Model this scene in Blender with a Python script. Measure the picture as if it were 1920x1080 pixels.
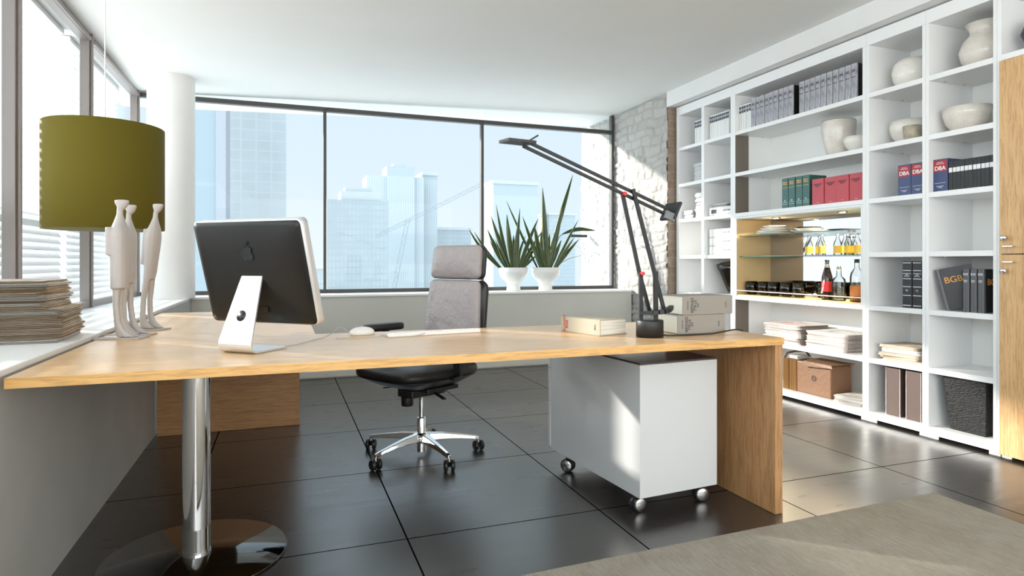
import bpy, math, random
from mathutils import Vector, Matrix
random.seed(7)
for o in list(bpy.data.objects): bpy.data.objects.remove(o)
SC = bpy.context.scene
COL = SC.collection
PI = math.pi
R = math.radians

# ------------------------------------------------------------------ camera
cam = bpy.data.cameras.new('camera'); camo = bpy.data.objects.new('camera', cam); COL.objects.link(camo)
camo.location = (0, 0, 1.056)
camo.rotation_euler = (PI/2, 0, -R(20.10))
cam.sensor_width = 36; cam.lens = 36*1175/1920
cam.shift_y = -48/1920
cam.clip_start = .05; cam.clip_end = 3000
SC.camera = camo
# ------------------------------------------------------------------ view
SC.view_settings.view_transform = 'Standard'; SC.view_settings.look = 'None'
SC.view_settings.exposure = 0.24; SC.view_settings.gamma = 1.0
SC.view_settings.use_curve_mapping = False
SC.cycles.max_bounces = 10; SC.cycles.diffuse_bounces = 5; SC.cycles.glossy_bounces = 5
SC.cycles.transparent_max_bounces = 24; SC.cycles.transmission_bounces = 8
SC.cycles.sample_clamp_indirect = 8.0
SC.cycles.caustics_reflective = False; SC.cycles.caustics_refractive = False
# ------------------------------------------------------------------ world
W = bpy.data.worlds.new('world'); SC.world = W; W.use_nodes = True
nt = W.node_tree; nt.nodes.clear()
def N(t, ty, **k):
    n = t.nodes.new(ty)
    for a, b in k.items(): setattr(n, a, b)
    return n
wo = N(nt, 'ShaderNodeOutputWorld'); bg = N(nt, 'ShaderNodeBackground')
tc = N(nt, 'ShaderNodeTexCoord'); sx = N(nt, 'ShaderNodeSeparateXYZ')
nt.links.new(tc.outputs['Generated'], sx.inputs[0])
hz = N(nt, 'ShaderNodeValToRGB')      # by elevation: haze near the horizon, blue above
hz.color_ramp.elements[0].position = .0; hz.color_ramp.elements[0].color = (.82, .90, .95, 1)
hz.color_ramp.elements[1].position = .45; hz.color_ramp.elements[1].color = (.66, .83, .95, 1)
e = hz.color_ramp.elements.new(.12); e.color = (.76, .87, .95, 1)
nt.links.new(sx.outputs['Z'], hz.inputs[0])
def mrange(t, src, a, b, c, d):
    m = N(t, 'ShaderNodeMapRange', clamp=True)
    m.inputs[1].default_value = a; m.inputs[2].default_value = b
    m.inputs[3].default_value = c; m.inputs[4].default_value = d
    t.links.new(src, m.inputs[0]); return m.outputs[0]
fy = mrange(nt, sx.outputs['Y'], .55, -.5, .92, 1.45)
fx = mrange(nt, sx.outputs['X'], -.19, -.50, 0.0, 2.4)
ad = N(nt, 'ShaderNodeMath', operation='ADD'); nt.links.new(fy, ad.inputs[0]); nt.links.new(fx, ad.inputs[1])
nt.links.new(hz.outputs[0], bg.inputs[0]); nt.links.new(ad.outputs[0], bg.inputs[1])
nt.links.new(bg.outputs[0], wo.inputs[0])
# ------------------------------------------------------------------ sun and added fill lamps
def light(name, kind, loc, rot, energy, color=(1, 1, 1), **k):
    l = bpy.data.lights.new(name, kind); l.energy = energy; l.color = color
    for a, b in k.items(): setattr(l, a, b)
    o = bpy.data.objects.new(name, l); COL.objects.link(o); o.location = loc; o.rotation_euler = rot
    return o
SUN_AZ, SUN_EL = R(-47), R(18.5)
d = Vector((math.sin(SUN_AZ)*math.cos(SUN_EL), math.cos(SUN_AZ)*math.cos(SUN_EL), math.sin(SUN_EL)))
sun = light('sun', 'SUN', (-20, 10, 8), d.to_track_quat('Z', 'Y').to_euler(), 7.0, (1, .93, .84), angle=R(1.6))
# unseen area lamps added to brighten the room from behind and the left
light('fill_rear', 'AREA', (1.6, -3.05, 1.55), (R(90), 0, 0), 95, (1, .965, .91), shape='RECTANGLE', size=5.0, size_y=2.0)
light('fill_side', 'AREA', (-1.1, -1.2, 1.7), (0, R(-90), 0), 40, (1, .97, .93), shape='RECTANGLE', size=1.6, size_y=3.4)  # added fill to the left of the camera, out of view
light('fill_left', 'AREA', (-1.16, 4.0, 1.7), (0, R(-90), 0), 10, (1, .97, .92), shape='RECTANGLE', size=1.6, size_y=4.4)  # added fill just inside the left glazing, lifts ceiling and shelves

# ================================================================== materials
def pmat(name, color=(.8, .8, .8), rough=.5, metal=0, spec=.5, coat=0, sheen=0):
    m = bpy.data.materials.new(name); m.use_nodes = True
    b = m.node_tree.nodes['Principled BSDF']
    b.inputs['Base Color'].default_value = (*color, 1); b.inputs['Roughness'].default_value = rough
    b.inputs['Metallic'].default_value = metal; b.inputs['Specular IOR Level'].default_value = spec
    b.inputs['Coat Weight'].default_value = coat
    return m
def bsdf(m): return m.node_tree.nodes['Principled BSDF']
def coords(m, scale=(1, 1, 1), rot=(0, 0, 0), space='Object'):
    t = m.node_tree; c = N(t, 'ShaderNodeTexCoord'); p = N(t, 'ShaderNodeMapping')
    p.inputs['Scale'].default_value = scale; p.inputs['Rotation'].default_value = rot
    t.links.new(c.outputs[space], p.inputs[0]); return p.outputs[0]
def noise(m, vec, scale=5, detail=4, rough=.5, dist=0):
    n = N(m.node_tree, 'ShaderNodeTexNoise'); m.node_tree.links.new(vec, n.inputs['Vector'])
    n.inputs['Scale'].default_value = scale; n.inputs['Detail'].default_value = detail
    n.inputs['Roughness'].default_value = rough; n.inputs['Distortion'].default_value = dist
    return n.outputs['Fac']
def ramp(m, src, stops):
    r = N(m.node_tree, 'ShaderNodeValToRGB'); cr = r.color_ramp
    while len(cr.elements) > 1: cr.elements.remove(cr.elements[-1])
    cr.elements[0].position = stops[0][0]; cr.elements[0].color = (*stops[0][1], 1)
    for p, c in stops[1:]:
        e = cr.elements.new(p); e.color = (*c, 1)
    m.node_tree.links.new(src, r.inputs[0]); return r.outputs[0]
def mixc(m, f, a, b, mode='MIX'):
    x = N(m.node_tree, 'ShaderNodeMix', data_type='RGBA', blend_type=mode)
    for s, v in ((x.inputs['Factor'], f), (x.inputs['A'], a), (x.inputs['B'], b)):
        if hasattr(v, 'links'): m.node_tree.links.new(v, s)
        elif isinstance(v, (int, float)): s.default_value = v
        else: s.default_value = (*v, 1)
    return x.outputs['Result']
def bump(m, src, strength=.2, dist=.01):
    b = N(m.node_tree, 'ShaderNodeBump'); b.inputs['Strength'].default_value = strength
    b.inputs['Distance'].default_value = dist
    m.node_tree.links.new(src, b.inputs['Height']); m.node_tree.links.new(b.outputs[0], bsdf(m).inputs['Normal'])
def setc(m, s, inp='Base Color'): m.node_tree.links.new(s, bsdf(m).inputs[inp])

def wall_mat(name, color, rough=.6, var=.05, spec=.3):
    m = pmat(name, color, rough, spec=spec)
    n = noise(m, coords(m, (1, 1, 1)), 2.5, 3)
    c2 = tuple(c*(1-var) for c in color)
    setc(m, ramp(m, n, [(.3, c2), (.7, color)]))
    bump(m, noise(m, coords(m), 180, 2), .04, .002)
    return m
def wood_mat(name, axis='x', light=(.66, .40, .19), mid=(.52, .28, .115), dark=(.30, .14, .05), rough=.42, seed=0, knots=True):
    m = pmat(name, mid, rough, spec=.45)
    lo, hi = 1.1, 16
    s = {'x': (lo, hi, hi), 'y': (hi, lo, hi), 'z': (hi, hi, lo)}[axis]
    v = coords(m, s); v2 = coords(m, tuple(a*5 for a in s)); vk = coords(m, tuple(2.4 if a == lo else 5.5 for a in s))
    n1 = noise(m, v, 1.0, 5, .6, .6); n2 = noise(m, v2, 1.6, 3, .7, .2)
    c = ramp(m, n1, [(.28, mid), (.5, light), (.62, mid), (.8, light)])
    c = mixc(m, .42, c, ramp(m, n2, [(.40, dark), (.54, light)]))
    if knots:
        vo = N(m.node_tree, 'ShaderNodeTexVoronoi'); vo.inputs['Scale'].default_value = 1.0
        vo.inputs['Randomness'].default_value = 1.0
        wv = N(m.node_tree, 'ShaderNodeVectorMath', operation='ADD')
        nn = N(m.node_tree, 'ShaderNodeTexNoise'); nn.inputs['Scale'].default_value = 1.4
        m.node_tree.links.new(vk, nn.inputs['Vector']); m.node_tree.links.new(vk, wv.inputs[0]); m.node_tree.links.new(nn.outputs['Color'], wv.inputs[1])
        m.node_tree.links.new(wv.outputs[0], vo.inputs['Vector'])
        k = ramp(m, vo.outputs['Distance'], [(.0, (1, 1, 1)), (.06, (.8, .8, .8)), (.10, (.25, .25, .25)), (.15, (0, 0, 0))])
        c = mixc(m, k, c, dark)
    setc(m, c)
    bump(m, n2, .06, .002)
    return m
def glass_mat(name, tint=(.97, .99, 1), refl=.06, rough=.0):
    m = bpy.data.materials.new(name); m.use_nodes = True; t = m.node_tree; t.nodes.clear()
    o = N(t, 'ShaderNodeOutputMaterial'); mx = N(t, 'ShaderNodeMixShader'); tr = N(t, 'ShaderNodeBsdfTransparent')
    gl = N(t, 'ShaderNodeBsdfGlossy'); lw = N(t, 'ShaderNodeLayerWeight')
    lw.inputs['Blend'].default_value = .25
    tr.inputs[0].default_value = (*tint, 1); gl.inputs['Roughness'].default_value = rough
    f = mrange(t, lw.outputs['Fresnel'], 0, 1, refl*.4, refl*10 if refl*10 < 1 else 1)
    t.links.new(f, mx.inputs[0]); t.links.new(tr.outputs[0], mx.inputs[1]); t.links.new(gl.outputs[0], mx.inputs[2])
    t.links.new(mx.outputs[0], o.inputs[0]); return m
def attr_mat(name, stops, rough=.5, attr='tint', spec=.4):
    m = pmat(name, stops[0][1], rough, spec=spec)
    a = N(m.node_tree, 'ShaderNodeAttribute', attribute_name=attr)
    setc(m, ramp(m, a.outputs['Fac'], stops)); return m

M = {}
M['wall'] = wall_mat('white_plaster', (.80, .79, .77))
M['parapet'] = wall_mat('grey_parapet_paint', (.52, .51, .475), .45, .14)
M['backparapet'] = wall_mat('grey_wall_paint', (.60, .60, .55), .5, .05)
M['ceiling'] = wall_mat('ceiling_paint', (.83, .825, .80), .8, .02)
M['sill'] = wall_mat('white_sill', (.86, .86, .85), .35, .02)
M['frame'] = pmat('window_frame_bronze', (.27, .235, .22), .4, .2)
M['frame_back'] = pmat('window_frame_dark', (.055, .05, .045), .45)
M['glass'] = glass_mat('window_glass', (.97, .985, .99), .010)
M['slat'] = pmat('blind_slat', (.82, .82, .82), .4)
M['oak'] = wood_mat('oak_along_x', 'x', (.80, .52, .27), (.68, .41, .19), (.42, .22, .08), .33, knots=False)
bsdf(M['oak']).inputs['Coat Weight'].default_value = .5; bsdf(M['oak']).inputs['Coat Roughness'].default_value = .35
M['oak_edge'] = wood_mat('oak_edge_along_x', 'x', (.72, .42, .15), (.60, .32, .10), (.36, .17, .05), .45, knots=False)
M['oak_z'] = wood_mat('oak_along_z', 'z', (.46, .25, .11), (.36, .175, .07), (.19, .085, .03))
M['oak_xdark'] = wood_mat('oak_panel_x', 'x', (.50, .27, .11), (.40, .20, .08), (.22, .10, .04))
M['oak_door'] = wood_mat('oak_door_z', 'z', (.70, .44, .21), (.58, .34, .15), (.36, .18, .07))
M['white'] = pmat('white_lacquer', (.86, .86, .85), .32)
M['whitein'] = wall_mat('white_board', (.86, .86, .83), .45, .02)
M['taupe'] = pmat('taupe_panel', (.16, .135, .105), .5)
M['chrome'] = pmat('chrome', (.82, .82, .82), .06, 1)
M['discmetal'] = pmat('dark_polished_steel', (.13, .13, .13), .08, 1)
M['steel'] = pmat('brushed_steel', (.62, .61, .59), .25, 1)
M['alu'] = pmat('aluminium', (.80, .80, .80), .32, .7)
M['black'] = pmat('black_plastic', (.012, .012, .012), .35)
M['blackmatt'] = pmat('black_lamp_metal', (.018, .018, .02), .45, .2)
M['leather'] = pmat('sheen_lightened_leather', (.34, .30, .295), .42, spec=.6)  # window sheen and sun on the cushion fronts put into this lighter tone
bump(M['leather'], noise(M['leather'], coords(M['leather']), 11, 5, .62), .55, .03)
M['leatherdark'] = pmat('black_leather', (.012, .011, .011), .45)
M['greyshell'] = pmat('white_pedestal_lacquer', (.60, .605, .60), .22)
M['topdark'] = pmat('dark_cabinet_top', (.06, .05, .045), .2)
M['red'] = pmat('red_joint', (.6, .03, .04), .4)
M['ceramic'] = pmat('white_ceramic', (.86, .86, .85), .18)
M['soil'] = pmat('soil', (.06, .04, .03), .9)
M['sculpt'] = pmat('pale_metal_sculpture', (.46, .425, .40), .5, .1)
bump(M['sculpt'], noise(M['sculpt'], coords(M['sculpt']), 60, 4), .35, .004)
M['brassy'] = pmat('warm_panel', (.78, .55, .27), .35, .1)
M['mirror'] = pmat('tinted_mirror', (.33, .32, .32), .03, 1)
M['shelfglass'] = glass_mat('shelf_glass', (.93, .985, .96), .07)
M['glassedge'] = pmat('green_glass_edge', (.03, .16, .11), .15)
M['clearglass'] = glass_mat('bottle_glass', (.93, .95, .94), .10)
M['smoke'] = glass_mat('smoked_glass', (.42, .37, .31), .11)
M['smokevase'] = glass_mat('smoked_vase_glass', (.50, .43, .35), .10)
M['liquor'] = pmat('amber_liquid', (.45, .13, .02), .1)
M['paperend'] = pmat('page_edges', (.72, .70, .64), .8)
v = coords(M['paperend'], (3, 3, 260)); setc(M['paperend'], ramp(M['paperend'], noise(M['paperend'], v, 1, 2), [(.3, (.52, .5, .44)), (.6, (.80, .78, .71))]))
M['blackp'] = pmat('black_cover', (.012, .012, .013), .4)
# lampshade
M['shade'] = pmat('olive_fabric', (.115, .092, .013), .75, spec=.08)
bsdf(M['shade']).inputs['Sheen Weight'].default_value = .05; bsdf(M['shade']).inputs['Sheen Roughness'].default_value = .35
bump(M['shade'], noise(M['shade'], coords(M['shade'], (1, 1, 1)), 300, 2), .1, .001)
M['shadein'] = pmat('white_shade_lining', (.82, .80, .76), .8)
# floor tiles
m = M['floor'] = pmat('black_stone_tiles', (.02, .02, .02), .28, spec=1.0)
bsdf(m).inputs['IOR'].default_value = 1.9
t = m.node_tree
g = N(t, 'ShaderNodeNewGeometry'); sp = N(t, 'ShaderNodeSeparateXYZ'); t.links.new(g.outputs['Position'], sp.inputs[0])
def math_(t, op, a, b=None, clamp=False):
    n = N(t, 'ShaderNodeMath', operation=op, use_clamp=clamp)
    for i, v in enumerate((a, b)):
        if v is None: continue
        if hasattr(v, 'links'): t.links.new(v, n.inputs[i])
        else: n.inputs[i].default_value = v
    return n.outputs[0]
def joint(src, off, pitch=.82, w=.005):
    a = math_(t, 'SUBTRACT', src, off); a = math_(t, 'DIVIDE', a, pitch); f = math_(t, 'FRACT', a)
    f = math_(t, 'SUBTRACT', f, .5); f = math_(t, 'ABSOLUTE', f); return math_(t, 'GREATER_THAN', f, .5-w/pitch/2*1.3)
jx = joint(sp.outputs['X'], .447); jy = joint(sp.outputs['Y'], 2.385); jn = math_(t, 'MAXIMUM', jx, jy)
# per tile tone
fx_ = math_(t, 'FLOOR', math_(t, 'DIVIDE', math_(t, 'SUBTRACT', sp.outputs['X'], .447), .82))
fy_ = math_(t, 'FLOOR', math_(t, 'DIVIDE', math_(t, 'SUBTRACT', sp.outputs['Y'], 2.385), .82))
cb = N(t, 'ShaderNodeCombineXYZ'); t.links.new(fx_, cb.inputs[0]); t.links.new(fy_, cb.inputs[1])
wn = N(t, 'ShaderNodeTexWhiteNoise'); t.links.new(cb.outputs[0], wn.inputs['Vector'])
tone = ramp(m, wn.outputs['Value'], [(0, (.020, .016, .014)), (1, (.032, .026, .023))])
setc(m, mixc(m, jn, tone, (.003, .003, .003)))
vn = coords(m, (3, 24, 3)); nz = noise(m, vn, 1, 2, .5)
rg0 = mrange(t, nz, .3, .7, .27, .33)
rx = N(t, 'ShaderNodeMix', data_type='FLOAT'); t.links.new(jn, rx.inputs['Factor']); t.links.new(rg0, rx.inputs['A']); rx.inputs['B'].default_value = .9
t.links.new(rx.outputs['Result'], bsdf(m).inputs['Roughness'])
t.links.new(mrange(t, jn, 0, 1, 1.0, .0), bsdf(m).inputs['Specular IOR Level'])
# rug
m = M['rug'] = pmat('woven_rug', (.5, .47, .4), .95, spec=.1)
n1 = noise(m, coords(m, (90, 14, 1), (0, 0, R(-18))), 1, 4, .7, 1.0); n2 = noise(m, coords(m), 3.0, 3, .5, 1.5)
c = ramp(m, n1, [(.25, (.21, .185, .15)), (.5, (.31, .28, .23)), (.75, (.40, .37, .31))])
setc(m, mixc(m, .35, c, ramp(m, n2, [(.35, (.33, .285, .23)), (.65, (.42, .40, .34))])))
n3 = noise(m, coords(m), 240, 2)
bump(m, math_(m.node_tree, 'ADD', math_(m.node_tree, 'MULTIPLY', n1, 1.0), n3), .7, .006)
# stone
M['stone'] = attr_mat('pale_rubble_stone', [(0, (.32, .305, .27)), (.12, (.42, .40, .37)), (.5, (.48, .46, .43)), (1, (.56, .54, .51))], .85)
bump(M['stone'], noise(M['stone'], coords(M['stone']), 38, 5, .65), .7, .02)
m = M['brick'] = pmat('brown_brick', (.3, .2, .13), .9)
br = N(m.node_tree, 'ShaderNodeTexBrick'); m.node_tree.links.new(coords(m, (1, 1, 1), (R(90), 0, 0)), br.inputs['Vector'])
br.inputs['Color1'].default_value = (.27, .19, .135, 1); br.inputs['Color2'].default_value = (.33, .25, .19, 1); br.inputs['Mortar'].default_value = (.38, .31, .25, 1)
br.inputs['Scale'].default_value = 1; br.inputs['Brick Width'].default_value = .24; br.inputs['Row Height'].default_value = .085; br.inputs['Mortar Size'].default_value = .006
setc(m, mixc(m, .35, br.outputs['Color'], ramp(m, noise(m, coords(m), 16, 5), [(.3, (.20, .13, .09)), (.7, (.42, .33, .26))])))
bump(m, br.outputs['Fac'], -.5, .006)
# leaves
M['leaf'] = attr_mat('snake_plant_leaf', [(0, (.035, .075, .025)), (.45, (.02, .05, .018)), (.72, (.05, .10, .03)), (.82, (.42, .44, .10)), (1, (.62, .60, .20))], .35, spec=.5)
# crackled pottery
def pottery(name, a, b, rough=.22, sc=40):
    m = pmat(name, a, rough, spec=.5)
    vo = N(m.node_tree, 'ShaderNodeTexVoronoi', feature='DISTANCE_TO_EDGE'); vo.inputs['Scale'].default_value = sc
    m.node_tree.links.new(coords(m), vo.inputs['Vector'])
    setc(m, mixc(m, .5, ramp(m, vo.outputs['Distance'], [(0, b), (.08, a)]), ramp(m, noise(m, coords(m), 14, 3), [(.3, b), (.7, a)])))
    return m
M['pot1'] = pottery('crackled_cream_glaze', (.78, .73, .66), (.56, .49, .43), .2, 90)
M['pot2'] = pottery('ivory_glaze', (.84, .81, .75), (.72, .67, .60), .2, 45)
M['speckle'] = pottery('speckled_glaze', (.62, .55, .42), (.12, .08, .04), .3, 120)

# ================================================================== mesh helpers
class MB:
    def __init__(s): s.v = []; s.f = []; s.sm = []; s.mi = []; s.t = None
    def add(s, vs, fs, smooth=False, mi=0, mat=None):
        b = len(s.v)
        s.v += [tuple(mat @ Vector(v)) if mat else tuple(v) for v in vs]
        s.f += [tuple(i+b for i in f) for f in fs]; s.sm += [smooth]*len(fs); s.mi += [mi]*len(fs)
        return s
    def box(s, x0, x1, y0, y1, z0, z1, mi=0, mat=None):
        vs = [(x, y, z) for x in (x0, x1) for y in (y0, y1) for z in (z0, z1)]
        fs = [(0, 1, 3, 2), (4, 6, 7, 5), (0, 4, 5, 1), (2, 3, 7, 6), (0, 2, 6, 4), (1, 5, 7, 3)]
        return s.add(vs, fs, False, mi, mat)
    def lathe(s, prof, n=32, mi=0, mat=None, sx=1, sy=1):
        vs = []; fs = []
        for r, z in prof:
            for k in range(n):
                a = 2*PI*k/n; vs.append((r*math.cos(a)*sx, r*math.sin(a)*sy, z))
        for i in range(len(prof)-1):
            for k in range(n):
                k2 = (k+1) % n; fs.append((i*n+k, i*n+k2, (i+1)*n+k2, (i+1)*n+k))
        s.add(vs, fs, True, mi, mat)
        for i, rev in ((0, True), (len(prof)-1, False)):
            if prof[i][0] > 1e-5:
                ring = [vs[i*n+k] for k in range(n)]; f = tuple(range(n))
                s.add(ring, [f[::-1] if rev else f], False, mi, mat)
        return s
    def tube(s, pts, rad, n=10, mi=0, mat=None, cap=True):
        pts = [Vector(p) for p in pts]; rr = rad if isinstance(rad, (list, tuple)) else [rad]*len(pts)
        vs = []; fs = []; up = None
        for i, p in enumerate(pts):
            t = (pts[min(i+1, len(pts)-1)]-pts[max(i-1, 0)]).normalized()
            if up is None: up = t.orthogonal().normalized()
            up = (up - t*up.dot(t)).normalized(); b = t.cross(up)
            for k in range(n):
                a = 2*PI*k/n; vs.append(p+(up*math.cos(a)+b*math.sin(a))*rr[i])
        for i in range(len(pts)-1):
            for k in range(n):
                k2 = (k+1) % n; fs.append((i*n+k, i*n+k2, (i+1)*n+k2, (i+1)*n+k))
        s.add(vs, fs, True, mi, mat)
        if cap: s.add(vs[:n], [tuple(range(n))[::-1]], False, mi, mat); s.add(vs[-n:], [tuple(range(n))], False, mi, mat)
        return s
    def prism(s, poly, z0, z1, mi=0, mat=None, smooth=False):
        n = len(poly); vs = [(x, y, z0) for x, y in poly]+[(x, y, z1) for x, y in poly]
        fs = [(k, (k+1) % n, n+(k+1) % n, n+k) for k in range(n)]
        s.add(vs, fs, smooth, mi, mat); s.add(vs[:n], [tuple(range(n))[::-1]], False, mi, mat); s.add(vs[n:], [tuple(range(n))], False, mi, mat)
        return s
    def bar(s, a, b, w, h, mi=0):
        a, b = Vector(a), Vector(b); d = b-a; q = d.to_track_quat('X', 'Z').to_matrix().to_4x4()
        return s.box(0, d.length, -w/2, w/2, -h/2, h/2, mi, Matrix.Translation(a) @ q)
    def loft(s, rings, mi=0, cap=True):
        n = len(rings[0]); vs = [p for r in rings for p in r]; fs = []
        for i in range(len(rings)-1):
            for k in range(n): fs.append((i*n+k, i*n+(k+1) % n, (i+1)*n+(k+1) % n, (i+1)*n+k))
        if cap: fs += [tuple(range(n))[::-1], tuple((len(rings)-1)*n+k for k in range(n))]
        return s.add(vs, fs, True, mi)
    def mesh(s, name, mats):
        me = bpy.data.meshes.new(name); me.from_pydata(s.v, [], s.f); me.update()
        for m in (mats if isinstance(mats, (list, tuple)) else [mats]): me.materials.append(m)
        me.polygons.foreach_set('use_smooth', s.sm); me.polygons.foreach_set('material_index', s.mi)
        if s.t:
            a = me.color_attributes.new('tint', 'FLOAT_COLOR', 'POINT')
            a.data.foreach_set('color', [c for x in s.t for c in (x, x, x, 1)])
        return me
def link(o, parent=None):
    COL.objects.link(o)
    if parent: o.parent = parent
    return o
def obj(name, mb, mats, parent=None, bevel=0, seg=2, weld=False, loc=None, rotz=0):
    o = link(bpy.data.objects.new(name, mb.mesh(name, mats)), parent)
    if loc: o.location = loc
    o.rotation_euler[2] = rotz
    if bevel:
        b = o.modifiers.new('bevel', 'BEVEL'); b.width = bevel; b.segments = seg; b.limit_method = 'ANGLE'; b.angle_limit = R(40)
        b.harden_normals = False
    return o
def tag(o, label, cat, group=None):
    o['label'] = label; o['category'] = cat
    if group: o['group'] = group
    return o
def thing(name, label, cat, loc=(0, 0, 0), rotz=0, group=None):
    o = link(bpy.data.objects.new(name, None)); o.location = loc; o.rotation_euler[2] = rotz; o.empty_display_size = .05
    return tag(o, label, cat, group)
def struct(name, mb, mats, parent=None, **k):
    o = obj(name, mb, mats, parent, **k)
    if not parent: o['kind'] = 'structure'
    return o
def sempty(name):
    o = link(bpy.data.objects.new(name, None)); o['kind'] = 'structure'; return o
def kids(o): return [c for c in bpy.data.objects if c.parent == o]
def dup(src, loc, rotz=None, label=None, scale=None):
    def cp(o, par):
        c = o.copy(); COL.objects.link(c); c.parent = par
        for ch in KIDS.get(o.name) or kids(o): cp(ch, c)
        return c
    r = cp(src, None); r.location = loc
    if rotz is not None: r.rotation_euler[2] = rotz
    if label: r['label'] = label
    if scale: r.scale = scale
    return r
KIDS = {}
def text(name, s, size, parent, mat, loc, rot, extrude=.0004, align='CENTER', sx=1, bold=0):
    c = bpy.data.curves.new(name, 'FONT'); c.body = s; c.size = size; c.extrude = extrude; c.align_x = align; c.align_y = 'CENTER'
    c.offset = bold; c.space_line = .85
    o = bpy.data.objects.new(name, c); dg = bpy.context.evaluated_depsgraph_get()
    COL.objects.link(o); me = bpy.data.meshes.new_from_object(o.evaluated_get(bpy.context.evaluated_depsgraph_get()))
    bpy.data.objects.remove(o); me.materials.clear(); me.materials.append(mat)
    n = link(bpy.data.objects.new(name, me), parent); n.location = loc; n.rotation_euler = rot; n.scale = (sx, 1, 1)
    return n
ORD = ['', 'first', 'second', 'third', 'fourth', 'fifth', 'sixth', 'seventh', 'eighth', 'ninth', 'tenth', 'eleventh', 'twelfth', 'thirteenth', 'fourteenth',
       'fifteenth', 'sixteenth', 'seventeenth', 'eighteenth', 'nineteenth', 'twentieth', 'twenty-first', 'twenty-second', 'twenty-third', 'twenty-fourth', 'twenty-fifth']

# ================================================================== setting
def ceil_z(x): return 2.575+(x+1.2)*.0346
struct('floor', MB().box(-1.45, 4.25, -3.4, 6.6, -.1, 0), M['floor'])
# ceiling slab, running on outside as the roof overhang
cb_ = MB(); x0, x1, y0, y1 = -1.45, 4.25, -3.4, 6.98
vs = [(x, y, ceil_z(x)+dz) for dz in (0, .3) for x, y in ((x0, y0), (x1, y0), (x1, y1), (x0, y1))]
cb_.add(vs, [(0, 1, 2, 3), (7, 6, 5, 4), (0, 4, 5, 1), (1, 5, 6, 2), (2, 6, 7, 3), (3, 7, 4, 0)])
struct('ceiling', cb_, M['ceiling'])
struct('wall_left', MB().box(-1.34, -.732, -3.2, 6.5, 0, .738), M['parapet'])
struct('trim_1', MB().box(-1.32, -.730, -3.2, 5.93, .7385, .758), M['sill'], bevel=.002)          # left sill
struct('wall_back', MB().box(-.731, 3.56, 5.95, 6.5, 0, .738), M['backparapet'])
struct('trim_2', MB().box(-1.32, 3.555, 5.935, 6.5, .7385, .758), M['sill'], bevel=.002)          # back sill
struct('baseboard_back', MB().box(-.72, 3.55, 5.935, 5.949, .012, .06), M['backparapet'])
struct('wall_right', MB().box(4.10, 4.25, -3.2, 5.30, 0, 2.9), M['wall'])
struct('wall_rear', MB().box(-1.34, 4.1, -3.4, -3.2, 0, .45).box(-1.34, 4.1, -3.4, -3.2, 2.45, 2.9), M['wall'])
# bulkhead over the shelves
struct('trim_3', MB().box(3.571, 4.1, -3.2, 5.299, 2.592, 2.90), M['wall'])
# round column in the corner
struct('column', MB().lathe([(.178, .7585), (.178, 2.60)], 64), M['wall'], loc=(-.868, 5.86, 0))
# stone wall: rubble courses with real relief
sb = MB(); ys = 5.30; ye = 7.20; zt = 2.74; st = .0125
rows = []; z = -.02
while z < zt+.1:
    h = random.uniform(.045, .115); y = ys-.1-random.random()*.1; r = []
    while y < ye+.2:
        w = random.uniform(.07, .24); r.append((y, y+w, random.uniform(-.012, .012), random.random(), random.uniform(-.05, .05))); y += w
    rows.append((z, z+h, r)); z += h
def hval(y, z):
    zz = z+.018*math.sin(y*5.1+z*2.3)+.010*math.sin(y*13+z*5)
    for (a, b, r) in rows:
        if a <= zz < b:
            yy = y+.010*math.sin(z*31+a*7)
            for (c, d_, off, tn, sl) in r:
                if c <= yy < d_:
                    e = min(zz-a, b-zz, yy-c, d_-yy); k = min(1, max(0, e/.018)); k = k*k*(3-2*k)
                    return .013*k+off*.8*k+sl*1.5*(zz-(a+b)/2)*k+random.uniform(-.0022, .0022), .25+.6*k*(.4+.6*tn)
    return 0, .1
ny = int((ye-ys)/st)+1; nz_ = int(zt/st)+1; V = []; T = []
for i in range(ny):
    for j in range(nz_):
        y = ys+(ye-ys)*i/(ny-1); z = zt*j/(nz_-1); h, tn = hval(y, z); V.append((3.585-h, y, z)); T.append(tn)
F_ = [(i*nz_+j, i*nz_+j+1, (i+1)*nz_+j+1, (i+1)*nz_+j) for i in range(ny-1) for j in range(nz_-1)]
sb.add(V, F_, True); nb = len(V)
sb.box(3.60, 4.1, ys+.001, ye, 0, zt-.002); T += [.3]*8
sb.t = T
struct('wall_stone', sb, M['stone'])
struct('wall_pier', MB().box(3.584, 4.10, 5.302, 5.33, 0, 2.592).box(3.60, 4.1, 5.3005, 5.302, 0, 2.59), M['brick'])

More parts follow.
